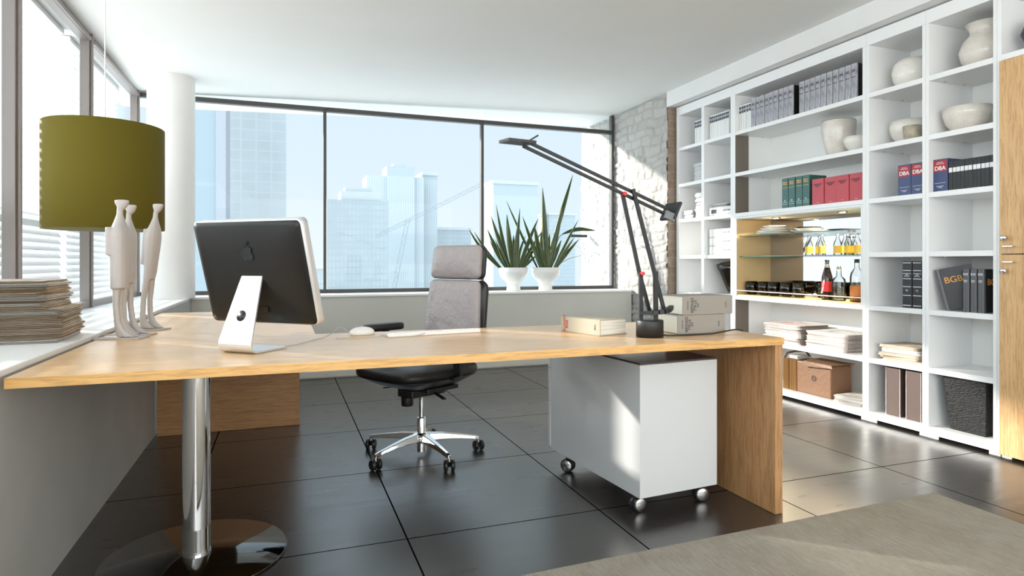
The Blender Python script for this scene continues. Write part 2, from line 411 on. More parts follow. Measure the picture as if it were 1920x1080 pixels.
# windows, left side: posts, rails, panes
XG = -1.22; ZH = 2.575
def prof_post(mb, y, w=.066, x=XG, z0=.758, z1=ZH):
    mb.box(x-.035, x+.02, y-w/2, y+w/2, z0, z1); mb.box(x+.02, x+.035, y-w*.18, y+w*.18, z0, z1)
yl = [-3.2, -1.3, .05, 1.2, 2.42, 3.66, 4.88, 6.33]
for i in range(7):
    w = sempty('window_%d' % (i+1)); a, b = yl[i], yl[i+1]
    fr = MB(); prof_post(fr, b, .066)
    ww = .033
    fr.box(XG-.035, XG+.02, a+ww+.001, b-ww-.001, ZH-.055, ZH); fr.box(XG+.02, XG+.035, a+ww+.001, b-ww-.001, ZH-.055, ZH-.03)
    fr.box(XG-.035, XG+.02, a+ww+.001, b-ww-.001, .758, .80)
    obj('window_frame', fr, M['frame'], w, .003)
    obj('window_pane', MB().box(XG-.025, XG-.019, a+ww+.002, b-ww-.002, .80, ceil_z(XG)-.0), M['glass'], w)
    if i == 6:
        rod = MB().tube([(XG+.055, 5.62, .80), (XG+.055, 5.62, 1.36)], .006).tube([(XG+.0, 5.62, .815), (XG+.055, 5.62, .815)], .012)
        for z in (1.02, 1.16, 1.34): rod.tube([(XG+.0, 5.62, z), (XG+.06, 5.62, z)], .011)
        obj('window_rod', rod, M['steel'], w)
        obj('window_latch', MB().box(XG+.045, XG+.10, 5.61, 5.635, .985, 1.0), M['blackmatt'], w)
# back windows
YG = 6.36; xb = [-1.22, -.78, .385, 1.985, 3.545]
ZB = .758
for i in range(4):
    w = sempty('window_%d' % (i+8)); a, b = xb[i], xb[i+1]; fr = MB(); pw = .028 if i < 3 else .03
    zz = ZH-.012
    if i != 0: fr.box(b-pw/2, b+pw/2, YG-.03, YG+.03, ZB, zz if i < 3 else ceil_z(3.5)-.002)
    fr.box(a+.016, b-pw/2-.001, YG-.03, YG+.03, zz-.042, zz); fr.box(a+.016, b-pw/2-.001, YG-.03, YG+.03, ZB, ZB+.035)
    obj('window_frame', fr, M['frame_back'], w, .002)
    obj('window_pane', MB().box(a+.017, b-pw/2-.002, YG-.003, YG+.003, ZB+.03, zz-.04), M['glass'], w)
    g = MB(); xa, xc = a+.017, b-pw/2-.002
    vs = [(x, y, z) for y in (YG-.003, YG+.003) for x, z in ((xa, zz+.001), (xc, zz+.001), (xc, ceil_z(xc)), (xa, ceil_z(xa)))]
    g.add(vs, [(0, 1, 2, 3), (7, 6, 5, 4), (0, 4, 5, 1), (1, 5, 6, 2), (2, 6, 7, 3), (3, 7, 4, 0)])
    obj('upper_pane', g, M['glass'], w)
# venetian blinds hanging outside the left glazing
names = ['beyond the frame at left', 'behind the newspaper stack', 'behind the green lampshade', 'in the corner by the round column']
for k, (a, b) in enumerate([(1.26, 2.36), (2.48, 3.60), (3.72, 4.82), (4.94, 6.27)]):
    t_ = thing('venetian_blind', 'white slatted venetian blind '+['at the left edge of the photo', 'between the two leftmost window posts', 'in the window right of the newspaper stack, behind the lampshade', 'in the last left window beside the round column'][k], 'blind', (-1.36, a, .80), 0, 'venetian blinds in the left windows')
    sl = MB()
    for q in range(38):
        z = .03+q*.0455
        sl.box(-.024, .024, 0, b-a, -.0009, .0009, 0, Matrix.Translation((0, 0, z)) @ Matrix.Rotation(R((-9 if k < 3 else -30) if z > .50 else 62), 4, 'Y'))
    obj('slats', sl, M['slat'], t_)
    obj('head_rail', MB().box(-.028, .028, 0, b-a, 1.735, 1.765), M['slat'], t_)
    co = MB()
    for yy in (.18, b-a-.18): co.box(-.0008, .0008, yy-.0015, yy+.0015, .0, 1.735)
    obj('ladder_cord', co, M['slat'], t_)

# ================================================================== the city outside
struct('ground', MB().box(-900, 1500, 8, 1500, -61, -60), wall_mat('pale_city_ground', (.85, .87, .88), .9))
def facade(name, base, line, sx_, sz_, w=.08, second=None):
    m = pmat(name, base, .5, spec=.3); t = m.node_tree
    g = N(t, 'ShaderNodeTexCoord'); s = N(t, 'ShaderNodeSeparateXYZ'); t.links.new(g.outputs['Object'], s.inputs[0])
    def ln(src, p, w):
        f = math_t(t, 'FRACT', math_t(t, 'DIVIDE', src, p)); return math_t(t, 'LESS_THAN', f, w)
    n = N(t, 'ShaderNodeTexNoise'); n.inputs['Scale'].default_value = .12
    t.links.new(g.outputs['Object'], n.inputs['Vector'])
    k = math_t(t, 'MAXIMUM', ln(s.outputs['X'], sx_, w), ln(s.outputs['Z'], sz_, w))
    b = ramp(m, n.outputs['Fac'], [(.4, base), (.6, second or base)])
    setc(m, mixc(m, k, b, line)); return m
def math_t(t, op, a, b=None):
    n = N(t, 'ShaderNodeMath', operation=op)
    for i, v in enumerate((a, b)):
        if v is None: continue
        if hasattr(v, 'links'): t.links.new(v, n.inputs[i])
        else: n.inputs[i].default_value = v
    return n.outputs[0]
FA = facade('glass_tower_skin', (.44, .465, .47), (.50, .505, .52), 6.3, 4.6, .12, (.465, .49, .495))
FB = facade('blue_slab_skin', (.33, .385, .41), (.355, .41, .43), 9, 30, .05)
FC = facade('pale_office_skin', (.46, .49, .50), (.39, .43, .445), 2.2, 3.6, .3, (.42, .455, .47))
FD = facade('white_tower_skin', (.52, .545, .55), (.44, .48, .50), 1.6, 60, .35)
FW = pmat('white_concrete', (.54, .555, .56), .8)
FP = pmat('pinkish_concrete', (.38, .38, .405), .8)
def building(label, cx, cy, parts, cat='building'):
    t_ = thing('tower_block', label, cat, (cx, cy, -60), 0)
    for nm, (a, b, d0, d1, z0, z1), m in parts:
        obj(nm, MB().box(a, b, d0, d1, z0, z1), m, t_)
    return t_
# px -> metres at 300 m: .272 m per px along the facade plane (true sizes of towers)
building('pale blue glass slab tower next to the round column', -31.6, 262, [('facade', (-14, 7.8, 0, 20, 0, 150), FB), ('stair_core', (7.8, 11.3, -1, 20, 0, 148), FP)])
building('tall square tower with gridded glass facade above the computer', -24.0, 300, [('facade', (0, 25.6, 0, 26, 0, 150), FA), ('roof_slab', (-.5, 26, -.5, 26.5, 150, 152), FW)])
building('broad office block with set-back roof, right of the first mullion', 22.9, 360, [('facade', (0, 33.7, 0, 25, 0, 96), FC), ('upper_storey', (7.7, 30, 1, 22, 96, 101), FW), ('roof_hut', (10, 25, 3, 15, 101, 103.5), FW)])
building('white stepped tower block, tallest of the middle group', 53.3, 430, [('facade', (0, 38.9, 0, 25, 0, 120), FD), ('stair_core', (13, 32, -2, 20, 0, 126.5), FD), ('roof_hut', (18, 27, 3, 15, 126.5, 129), FW)])
building('narrow white tower right of the stepped tower block', 93.5, 440, [('facade', (0, 10.5, 0, 25, 0, 123), FD), ('roof_slab', (-.4, 11, -1, 26, 123, 125.5), FW)])
building('low pale block between the white towers and the second mullion', 106, 470, [('facade', (0, 32, 0, 25, 0, 86), FC), ('roof_slab', (-.5, 33, -1, 26, 86, 88), FW)])
building('faint pale tower behind the left snake plant', 172.9, 520, [('facade', (0, 42, 0, 25, 0, 130), FD), ('roof_slab', (-1, 43, -1, 26, 130, 133), FW)])
building('faint pale tower behind the right snake plant', 226, 520, [('facade', (0, 26, 0, 25, 0, 104), FC), ('roof_slab', (-1, 27, -1, 26, 104, 106), FW)])
building('low white block beside the computer, behind the first mullion', 5, 420, [('facade', (0, 22, 0, 25, 0, 57), FC), ('roof_slab', (-.5, 23, -1, 26, 57, 58.5), FW)])
# crane
cr = thing('tower_crane', 'faint pale tower crane with a raised lattice jib among the white towers', 'crane', (45, 330, -60))
cm = pmat('crane_steel', (.30, .34, .37), .6)
def lattice(mb, a, b, w, n, th):
    a, b = Vector(a), Vector(b)
    up = Vector((0, 0, 1)) if abs((b-a).normalized().z) < .8 else Vector((1, 0, 0))
    for s_ in (-.5, .5): mb.bar(a+up*w*s_, b+up*w*s_, th, th)
    for k in range(n):
        p = a.lerp(b, k/n); q = a.lerp(b, (k+1)/n); mb.bar(p+up*w*(-.5 if k % 2 else .5), q+up*w*(.5 if k % 2 else -.5), th*.7, th*.7)
    return mb
obj('mast', lattice(MB(), (0, 0, 0), (17.2, 0, 84), 2.0, 34, .32), cm, cr)
obj('jib', lattice(MB(), (.5, 0, 74.4), (57, 0, 103.6), 1.7, 30, .28), cm, cr)
# bracket lamp on the outer face of the stone wall
wl = thing('outdoor_bracket_lamp', 'dark bracket lamp with curved pipe outside, by the stone wall', 'lamp', (3.56, 7.0, 1.38))
obj('arm', MB().box(-.24, -.012, -.02, .02, -.012, .018), M['blackmatt'], wl)
obj('pipe', MB().tube([(-.30+.0, 0, -.10), (-.22, 0, -.10), (-.12, 0, -.14), (-.05, 0, -.22), (-.02, 0, -.34)], .008), M['steel'], wl)

# ================================================================== shelf wall
XS, XD = 3.66, 4.045
BC = [.045, .405, .7545, 1.107, 1.4625, 1.810, 2.166]       # board centres
BT = [.065]+[c+.016 for c in BC[1:]]                         # board tops
ZTOP = 2.583
def unit(label, y0, y1, pw0, pw1, boards, mids=(), name='shelf_unit', back=True):
    """y0 > y1: left and right ends as seen; local origin at floor, front right corner"""
    w = y0-y1
    t_ = thing(name, label, 'bookcase', (XS, y1, 0), 0, None)
    obj('side_panel', MB().box(0, .4, w-pw0, w-.0006, .02, 2.50), M['white'], t_, .0015)
    obj('side_panel', MB().box(0, .4, .0006, pw1, .02, 2.50), M['white'], t_, .0015)
    obj('top_panel', MB().box(0, .4, .0006, w-.0006, 2.5005, ZTOP-.001), M['white'], t_, .0015)
    obj('back_panel', MB().box(XD-XS, .4-.0005, pw1+.0005, w-pw0-.0005, .02, 2.4995), M['whitein'], t_)
    cuts = []
    hi = w-pw0
    for mdd in mids:
        m0, m1 = mdd[0]-y1, mdd[1]-y1
        obj('divider_panel', MB().box(0, .384, m1+.0005, m0-.0005, .0705, 2.4995), M['white'], t_, .0015)
        cuts.append((hi, m0)); hi = m1
    cuts.append((hi, pw1))
    for bi in boards:
        for a, b in cuts:
            if bi == 0: continue
            obj('shelf', MB().box(.001, .384, b+.0006, a-.0006, BC[bi]-.016, BC[bi]+.016), M['white'], t_, .0015)
    obj('bottom_panel', MB().box(0, .384, pw1+.0005, w-pw0-.0005, .02, .066), M['white'], t_, .0015)
    for yy in (.03, w-.03): obj('foot', MB().box(.03, .07, yy-.03, yy+.03, .0005, .0195).box(.3, .34, yy-.03, yy+.03, .0005, .0195), M['steel'], t_)
    for bi in boards:
        if bi in (6, 5, 3):
            for q, xx in enumerate((.10, .27)):
                obj('shelf_pin', MB().lathe([(.007, -.004), (.007, .0)], 12, 0, Matrix.Translation((xx, w-pw0-.03, BC[bi]-.0165))), M['steel'], t_)
    return t_
unit('white bookcase unit of two narrow columns next to the stone pier', 5.268, 4.440, .044, .028, [1, 2, 3, 4, 5, 6], [(4.873, 4.833)])
u2 = unit('wide white bookcase unit holding the lit bar niche', 4.440, 3.122, .030, .025, [1, 2, 4, 5, 6])
unit('white bookcase unit one column wide, directly right of the lit niche', 3.122, 2.707, .024, .021, [1, 2, 3, 4, 5, 6])
unit('white bookcase unit one column wide, beside the oak cabinet', 2.707, 2.302, .020, .020, [1, 2, 3, 4, 5, 6])
# taupe strips on the inner left side of the wide unit
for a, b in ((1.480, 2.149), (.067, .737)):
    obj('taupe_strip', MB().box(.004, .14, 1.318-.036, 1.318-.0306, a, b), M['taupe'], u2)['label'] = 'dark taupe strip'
# oak cabinet
oc = thing('oak_cabinet', 'tall cabinet with knotty oak doors at the right edge', 'cabinet', (XS, 1.40, 0))
obj('side_panel', MB().box(0, .4, .881, .9014, .02, 2.50), M['white'], oc, .0015)
obj('side_panel', MB().box(0, .4, 0, .02, .02, 2.50), M['white'], oc, .0015)
obj('top_panel', MB().box(0, .4, 0, .9014, 2.5005, ZTOP-.001), M['white'], oc, .0015)
obj('back_panel', MB().box(.385, .3995, .021, .8805, .02, 2.4995), M['whitein'], oc)
obj('shelf', MB().box(.0, .3845, .0205, .8805, BC[6]-.016, BC[6]+.016), M['white'], oc, .0015)
obj('bottom_panel', MB().box(.0, .3845, .0205, .8805, .02, .066), M['white'], oc)
for nm, z0, z1 in (('u', 1.1025, 2.143), ('l', .018, 1.0975)):
    dr = obj('door', MB().box(-.0205, -.0012, .002, .877, z0, z1), M['oak_door'], oc, .0012)
    up = nm == 'u'; zh = 1.142 if up else 1.059; zk = 1.187 if up else 1.010
    hd = MB().bar((-.048, .795, zh), (-.048, .845, zh), .007, .007)
    hd.box(-.046, -.0215, .797, .805, zh-.003, zh+.003).box(-.046, -.0215, .835, .843, zh-.003, zh+.003)
    obj('handle', hd, M['chrome'], dr, .001)['label'] = 'small chrome bar handle'
    obj('lock_knob', MB().lathe([(.009, 0), (.009, .012), (.015, .014), (.015, .024), (.006, .026), (.0, .026)], 20, 0, Matrix.Translation((-.0215, .846, zk)) @ Matrix.Rotation(R(-90), 4, 'Y')), M['chrome'], dr)['label'] = 'round chrome lock knob'
for yy in (.03, .87): obj('foot', MB().box(.03, .07, yy-.025, yy+.025, .0005, .0195), M['steel'], oc)

# lit bar niche (a box insert with mirror back, glass shelves and two downlights)
NZ0, NZ1 = BT[2]+.0005, BC[4]-.0165
NY0, NY1 = 4.4095, 3.1475
bn = thing('bar_niche', 'lit display niche with mirrored back and two glass shelves', 'display niche', (3.665, NY1, NZ0))
w = NY0-NY1; h = NZ1-NZ0
obj('side_panel', MB().box(.004, .376, w-.014, w-.0005, .012, h-.022), M['brassy'], bn)['label'] = 'golden brown side panel'
obj('side_panel', MB().box(.004, .376, .0005, .010, .012, h-.022), M['whitein'], bn)
obj('front_trim', MB().box(-.004, .004, .0005, w-.0005, h-.014, h-.0005).box(-.004, .004, .0005, .013, .0005, h-.0145).box(-.004, .004, w-.013, w-.0005, .0005, h-.0145), M['white'], bn)
obj('ceiling_panel', MB().box(.005, .376, .011, w-.015, h-.021, h-.010), M['whitein'], bn)
obj('floor_panel', MB().box(.005, .376, .0105, w-.0145, .0005, .011), M['brassy'], bn)
obj('mirror_back', MB().box(.366, .3755, .011, w-.0145, .0115, h-.022), M['mirror'], bn)
gs = [1.107-NZ0, 1.283-NZ0]
for z in gs:
    s_ = obj('glass_shelf', MB().box(.03, .362, .0125, w-.016, z-.003, z+.003), M['shelfglass'], bn)
    obj('front_edge', MB().box(.0285, .0298, .0125, w-.016, z-.003, z+.003), M['glassedge'], s_)['label'] = 'green glass edge'
obj('front_rail', MB().tube([(.002, .0135, .045), (.002, w-.0135, .045)], .0035), M['white'], bn)
em = bpy.data.materials.new('niche_bulb'); em.use_nodes = True; em.node_tree.nodes.clear()
eo = N(em.node_tree, 'ShaderNodeOutputMaterial'); ee = N(em.node_tree, 'ShaderNodeEmission'); ee.inputs[0].default_value = (1, .78, .45, 1); ee.inputs[1].default_value = 12
em.node_tree.links.new(ee.outputs[0], eo.inputs[0])
for yy in (.30, .95):
    dl = obj('downlight', MB().lathe([(.032, -.006), (.036, 0)], 24, 0, Matrix.Translation((.15, yy, h-.0215))), M['steel'], bn)
    obj('bulb', MB().lathe([(.020, -.0085), (.020, -.0065)], 20, 0, Matrix.Translation((.15, yy, h-.0215))), em, dl)
    light('niche_spot', 'SPOT', (3.665+.15, NY1+yy, NZ1-.036), (0, 0, 0), 62, (1, .80, .52), spot_size=R(150), spot_blend=.6, shadow_soft_size=.018)

# ---------------------------------------------------------------- books
def bookmesh(t_, w, d, h, mat, page=True, bev=.002):
    """spine faces -X; origin bottom centre of the spine; w along y"""
    c = MB().box(0, .004, -w/2, w/2, 0, h).box(.004, d, -w/2, -w/2+.003, 0, h).box(.004, d, w/2-.003, w/2, 0, h)
    obj('cover', c, mat, t_, bev*.5, 1)
    if page: obj('page_block', MB().box(.0045, d-.006, -w/2+.0032, w/2-.0032, .004, h-.004), M['paperend'], t_)
def label_band(t_, w, z0, z1, mat, name='spine_label', x=-.0006):
    return obj(name, MB().box(x, 0.0, -w/2+.001, w/2-.001, z0, z1), mat, t_)
whitepaper = pmat('white_book_cover', (.80, .80, .78), .5)
inkm = pmat('blueblack_label', (.06, .07, .10), .5); inkt = pmat('white_print', (.85, .85, .85), .5)
SP = (R(90), 0, R(-90))         # text on a spine that faces -X, reading upright
SPV = (R(90), R(-90), R(-90))
def row(proto, y_start, n, pitch, z, labelf, jit=.0015, zj=0, x=3.70):
    for k in range(n):
        o = proto if k == 0 else dup(proto, (0, 0, 0))
        o.location = (x+random.uniform(-jit, jit), y_start-k*pitch, z); o['label'] = labelf(k, n)
def mk_white(w=.025, h=.222):
    t_ = thing('book', 'white bound volume', 'book', group='white bound volumes on the top shelves')
    bookmesh(t_, w, .16, h, whitepaper); label_band(t_, w, h-.068, h-.012, inkm)
    tx = text('spine_text', 'NJW\n2004', .0105, t_, inkt, (-.0009, 0, h-.040), SP); return t_
NM = lambda where: (lambda k, n: 'white bound volume, %s from the left %s' % (ORD[k+1], where))
pw = mk_white()
row(pw, 5.011, 4, .0265, BT[6]+.0005, NM('in the top cubby by the stone pier'))
pw2 = dup(pw, (0, 0, 0)); row(pw2, 4.787, 10, .0265, BT[6]+.0005, NM('in the second top cubby'))
pw3 = dup(pw, (0, 0, 0))
row(pw3, 4.393, 3, .029, BT[6]+.0005, NM('at the left end of the wide top shelf'))
pw4 = dup(pw, (0, 0, 0)); row(pw4, 4.304, 2, .029, BT[6]+.0005, lambda k, n: 'white bound volume with dark label, %s the grey volumes on the wide top shelf' % ['second before', 'touching'][k])
greyspine = pmat('grey_blue_spine', (.36, .37, .40), .4)
setc(greyspine, ramp(greyspine, noise(greyspine, coords(greyspine, (1, 60, 14)), 1, 3), [(.35, (.27, .28, .31)), (.65, (.50, .49, .52))]))
darkt = pmat('dark_print', (.05, .05, .06), .5)
def mk_grey(w=.047, h=.245):
    t_ = thing('book', 'grey volume', 'book', group='grey volumes on the wide top shelf')
    c = MB(); n = 8; prof = [(-.006*math.cos(a), w/2*math.sin(a)) for a in [(-PI/2+PI*i/n) for i in range(n+1)]]
    poly = prof+[(.010, w/2), (.010, -w/2)]
    c.prism([(x, y) for x, y in poly][::1], 0, h)
    obj('spine', c, greyspine, t_)
    obj('cover', MB().box(.0105, .17, -w/2, -w/2+.003, 0, h).box(.0105, .17, w/2-.003, w/2, 0, h), M['blackp'], t_)
    obj('page_block', MB().box(.0105, .165, -w/2+.0032, w/2-.0032, .004, h-.004), M['paperend'], t_)
    for z, s in ((h*.80, 'NEUE\nJURIST'), (h*.62, 'WOCHE')): text('spine_text', s, .0105, t_, darkt, (-.0068, 0, z), SP)
    return t_
g1 = mk_grey()
row(g1, 4.232, 9, .0515, BT[6]+.0005, lambda k, n: 'grey volume, %s of the nine in the left run on the top shelf' % ORD[k+1], .004)
g2 = dup(g1, (0, 0, 0))
row(g2, 3.712, 10, .0515, BT[6]+.0005, lambda k, n: 'grey volume, %s of the ten in the right run on the top shelf' % ORD[k+1], .004)
# green and red commentaries over the niche
green = pmat('green_cover', (.025, .115, .095), .4); gold = pmat('orange_print', (.78, .42, .10), .5); redc = pmat('red_cover', (.52, .055, .07), .42); pink = pmat('pale_print', (.85, .55, .5), .5)
gt = thing('book', 'green volume', 'book', group='green volumes above the lit niche')
bookmesh(gt, .062, .17, .235, green); label_band(gt, .056, .160, .163, gold, 'gold_line'); label_band(gt, .056, .045, .047, inkt, 'white_line'); label_band(gt, .056, .030, .032, inkt, 'white_line')
text('spine_title', 'Münch\nKomm', .0165, gt, gold, (-.0008, 0, .195), SP, sx=.95, bold=.0006); text('spine_text', 'Band\nBeck', .0085, gt, inkt, (-.0008, 0, .060), SP)
row(gt, 3.880, 4, .0695, BT[4]+.0005, lambda k, n: 'green thick volume with orange title above the lit niche, %s from the left' % ORD[k+1], .003)
rt = thing('book', 'red volume', 'book', group='red volumes above the lit niche')
bookmesh(rt, .103, .17, .192, redc)
text('spine_title', 'Kommentar zum\nArbeitsrecht\nBand I', .0115, rt, darkt, (-.0008, 0, .145), SP); text('spine_text', 'Verlag', .0095, rt, pink, (-.0008, 0, .017), SP)
row(rt, 3.557, 4, .108, BT[4]+.0005, lambda k, n: 'thick pinkish red volume above the lit niche, %s from the left' % ORD[k+1], .004)
# blue DBA books
blue = pmat('blue_cover', (.045, .065, .16), .4); redl = pmat('red_label', (.42, .02, .025), .45)
db = thing('book', 'blue volume', 'book', group='blue volumes with red title label')
bookmesh(db, .086, .19, .196, blue); label_band(db, .080, .120, .188, redl, 'title_label')
text('spine_title', 'DBA', .034, db, inkt, (-.0012, 0, .140), SP, bold=.0008); text('spine_text', 'Deutsche\nBesteuerung', .0095, db, inkt, (-.0012, 0, .172), SP)
text('spine_text', 'Kommentar\nVerlag', .009, db, inkt, (-.0008, 0, .03), SP); label_band(db, .07, .052, .0535, inkt, 'white_line')
db.location = (3.70, 2.876, BT[4]+.0005); db['label'] = 'blue volume with red DBA label, left of the pair in the narrow cubby'
dup(db, (3.70, 2.786, BT[4]+.0005), label='blue volume with red DBA label, right of the pair in the narrow cubby')
dup(db, (3.70, 2.645, BT[4]+.0005), label='blue volume with red DBA label beside the thin black volumes')
bk = thing('book', 'thin black volume', 'book', group='thin black volumes with white labels')
bookmesh(bk, .0215, .17, .175, M['blackp']); label_band(bk, .0215, .108, .135, inkt, 'white_label')
row(bk, 2.583, 11, .0228, BT[4]+.0005, lambda k, n: 'thin black volume with white label right of the blue book, %s from the left' % ORD[k+1], .002)
# black binders with white bands
bb_ = thing('book', 'black volume', 'book', group='black banded volumes')
bookmesh(bb_, .060, .20, .292, M['blackp'])
for z in (.012, .075, .130, .180, .232, .280): label_band(bb_, .056, z, z+.004, inkt, 'white_band')
text('spine_text', 'HANDBUCH\nDES\nRECHTS', .0095, bb_, inkt, (-.0008, 0, .206), SP); text('spine_text', 'VOL\n1', .010, bb_, inkt, (-.0008, 0, .105), SP)
bb_.location = (3.70, 2.858, BT[2]+.0005); bb_['label'] = 'black banded volume, left of the pair right of the niche'
dup(bb_, (3.70, 2.790, BT[2]+.0005), label='black banded volume, right of the pair right of the niche')
# BGB books
greyb = pmat('dark_grey_spine', (.10, .10, .105), .35); orange = pmat('orange_title', (.75, .33, .06), .5)
def mk_bgb(w, h=.246):
    t_ = thing('book', 'black volume', 'book', group='black and grey volumes titled BGB')
    c = MB(); n = 8; prof = [(-.006*math.cos(a), w/2*math.sin(a)) for a in [(-PI/2+PI*i/n) for i in range(n+1)]]
    c.prism(prof+[(.012, w/2), (.012, -w/2)], 0, h); obj('spine', c, greyb, t_)
    obj('cover', MB().box(.0125, .175, -w/2, -w/2+.003, 0, h).box(.0125, .175, w/2-.003, w/2, 0, h), M['blackp'], t_)
    obj('page_block', MB().box(.0125, .17, -w/2+.0032, w/2-.0032, .004, h-.004), M['paperend'], t_)
    text('spine_title', 'BGB', .018, t_, inkt, (-.0072, 0, h*.88), SP, sx=.8); text('spine_text', 'RGRK\nBand', .009, t_, inkt, (-.0072, 0, h*.72), SP)
    text('cover_title', 'BGB', .050, t_, orange, (.071, -w/2-.0006, h*.70), (R(90), 0, 0), bold=.0006)
    return t_
b1 = mk_bgb(.030); b1.location = (3.70, 2.660, BT[2]+.0008); b1.rotation_euler = (R(-20), 0, R(14)); b1['label'] = 'leaning black book with orange BGB title'
# leaning to the left: foot to the right
b1.rotation_euler = (0, R(-13), R(-55)); b1.location = (3.722, 2.618, BT[2]+.0008)
b2 = mk_bgb(.034); b2.location = (3.70, 2.492, BT[2]+.0005); b2['label'] = 'upright grey-spined volume, left of the three beside the leaning book'
dup(b2, (3.70, 2.450, BT[2]+.0005), label='upright grey-spined volume, middle of the three beside the leaning book')
dup(b2, (3.70, 2.410, BT[2]+.0005), label='upright grey-spined volume, right of the three beside the leaning book')

# ---------------------------------------------------------------- papers
def paper_mat(name, a, b, sc=500):
    m = pmat(name, a, .85, spec=.1)
    f = noise(m, coords(m, (6, 6, sc)), 1, 3, .7)
    k = noise(m, coords(m, (40, 40, 60)), 1, 2)
    c = ramp(m, f, [(.32, b), (.55, a)]); setc(m, mixc(m, ramp(m, k, [(.60, (0, 0, 0)), (.72, (.45, .45, .45))]), c, (.25, .23, .21))); return m
NP = [paper_mat('newsprint_beige', (.60, .51, .41), (.33, .26, .20)), paper_mat('newsprint_grey', (.66, .62, .56), (.42, .38, .33)),
      paper_mat('newsprint_tan', (.56, .43, .30), (.33, .24, .15)), paper_mat('newsprint_pale', (.74, .71, .66), (.46, .43, .39)), paper_mat('newsprint_pink', (.74, .62, .58), (.48, .36, .33))]
mag = paper_mat('white_magazine', (.80, .80, .80), (.45, .45, .47), 700)
def paper_mesh(w, d, t, seed=0, fold='y0', wav=.002):
    """folded newspaper: w along x, d along y, rounded fold on one side, pages fanning at the other"""
    rnd = random.Random(seed); mb = MB(); nx, nyy = 10, 8
    ph = rnd.random()*6; top = []; bot = []
    def hz_(u, v): return wav*math.sin(u*3+ph)*math.sin(v*2+ph)*.5
    vs = []; fs = []
    layers = 3; lt = t/layers
    for L in range(layers):
        z0, z1 = L*lt+.00015, (L+1)*lt-.0003; dx = rnd.uniform(-.006, .004); dy = rnd.uniform(-.008, .002)
        b = len(vs)
        xs = [-w/2+(w+dx)*i/nx for i in range(nx+1)]; ys_ = [-d/2+(d+dy)*j/nyy for j in range(nyy+1)]
        for (zz, s) in ((z0, 0), (z1, 1)):
            for j, y in enumerate(ys_):
                for i, x in enumerate(xs):
                    e = 0
                    if j == 0: e = lt*.32*(1 if s == 0 else -1)
                    vs.append((x, y+(0 if j else .0), zz+e+hz_(x*8, y*8)*(L/layers)))
        n1 = (nx+1)*(nyy+1)
        for j in range(nyy):
            for i in range(nx):
                a = b+j*(nx+1)+i; fs.append((a, a+nx+1, a+nx+2, a+1)); a += n1; fs.append((a, a+1, a+nx+2, a+nx+1))
        for i in range(nx):
            for j in (0, nyy):
                a = b+j*(nx+1)+i; f = (a, a+1, a+1+n1, a+n1); fs.append(f if j == 0 else f[::-1])
        for j in range(nyy):
            for i in (0, nx):
                a = b+j*(nx+1)+i; f = (a, a+nx+1, a+nx+1+n1, a+n1); fs.append(f[::-1] if i == 0 else f)
    mb.add(vs, fs, False); return mb
PM = {}
def paper(w, d, t, mat, loc, rot, label, group, name='newspaper', cat='newspaper', seed=0):
    key = (round(w, 3), round(d, 3), round(t, 4), seed % 4, mat.name)
    if key not in PM: PM[key] = paper_mesh(w, d, t, seed % 4+11).mesh('newspaper', mat)
    o = link(bpy.data.objects.new(name, PM[key])); o.location = loc; o.rotation_euler[2] = rot; tag(o, label, cat, group); return o
def stack(n, w, d, ts, mats, x, y, z, rz, lab, group, jx=.008, jr=2.0, drift=(0, 0), **k):
    for i in range(n):
        t = random.choice(ts); m = random.choice(mats)
        l = lab % (ORD[i+1]+' from the bottom' if i < n-1 else 'topmost') if n > 1 else lab
        paper(w, d, t, m, (x+random.uniform(-jx, jx)+drift[0]*i/n, y+random.uniform(-jx, jx)+drift[1]*i/n, z+.0004), rz+R(random.uniform(-jr, jr)), l, group, seed=i, **k)
        z += t+.0006
    return z

# stacks in the wide unit (sunlit) and loose newspapers
zz = BT[1]+.0003
stack(16, .30, .375, [.0075, .009, .0105], [NP[4], NP[3], NP[3]], 3.86, 3.925, zz, 0, 'newspaper %s in the left of two stacks below the niche', 'newspapers in the left stack below the niche', .010, 2.0)
stack(13, .30, .375, [.0075, .009, .0105], [NP[3], NP[4]], 3.86, 3.49, zz, 0, 'newspaper %s in the right of two stacks below the niche', 'newspapers in the right stack below the niche', .010, 2.2)
# brown folders closing the right side of each stack: kept as papers turned edge-on
stack(5, .27, .22, [.008, .011], [NP[3], NP[1]], 3.84, 3.315, BT[0]+.0023, R(6), 'newspaper %s in the low pile beside the brown leather briefcase', 'newspapers beside the briefcase', .014, 4, (0, -.02))
stack(6, .26, .265, [.014, .020, .026], [NP[3], NP[1], NP[0]], 3.83, 2.918, BT[1]+.0003, R(4), 'folded newspaper %s in the loose pile right of the two stacks', 'folded newspapers in the narrow cubby', .016, 6)
stack(13, .21, .15, [.010, .013, .015], [mag], 3.82, 4.985, BT[5]+.0003, 0, 'white magazine %s in the stack of the second cubby by the pier', 'magazines in the second cubby', .006, 3)
stack(6, .20, .14, [.012, .014], [mag], 3.80, 5.133, BT[4]+.0003, 0, 'white magazine %s in the short stack near the lamp counterweight', 'magazines in the short stack', .006, 4)
stack(17, .20, .14, [.012, .015, .018], [mag], 3.82, 4.972, BT[4]+.0003, 0, 'white magazine %s in the tall stack of the third cubby', 'magazines in the tall stack', .010, 6)
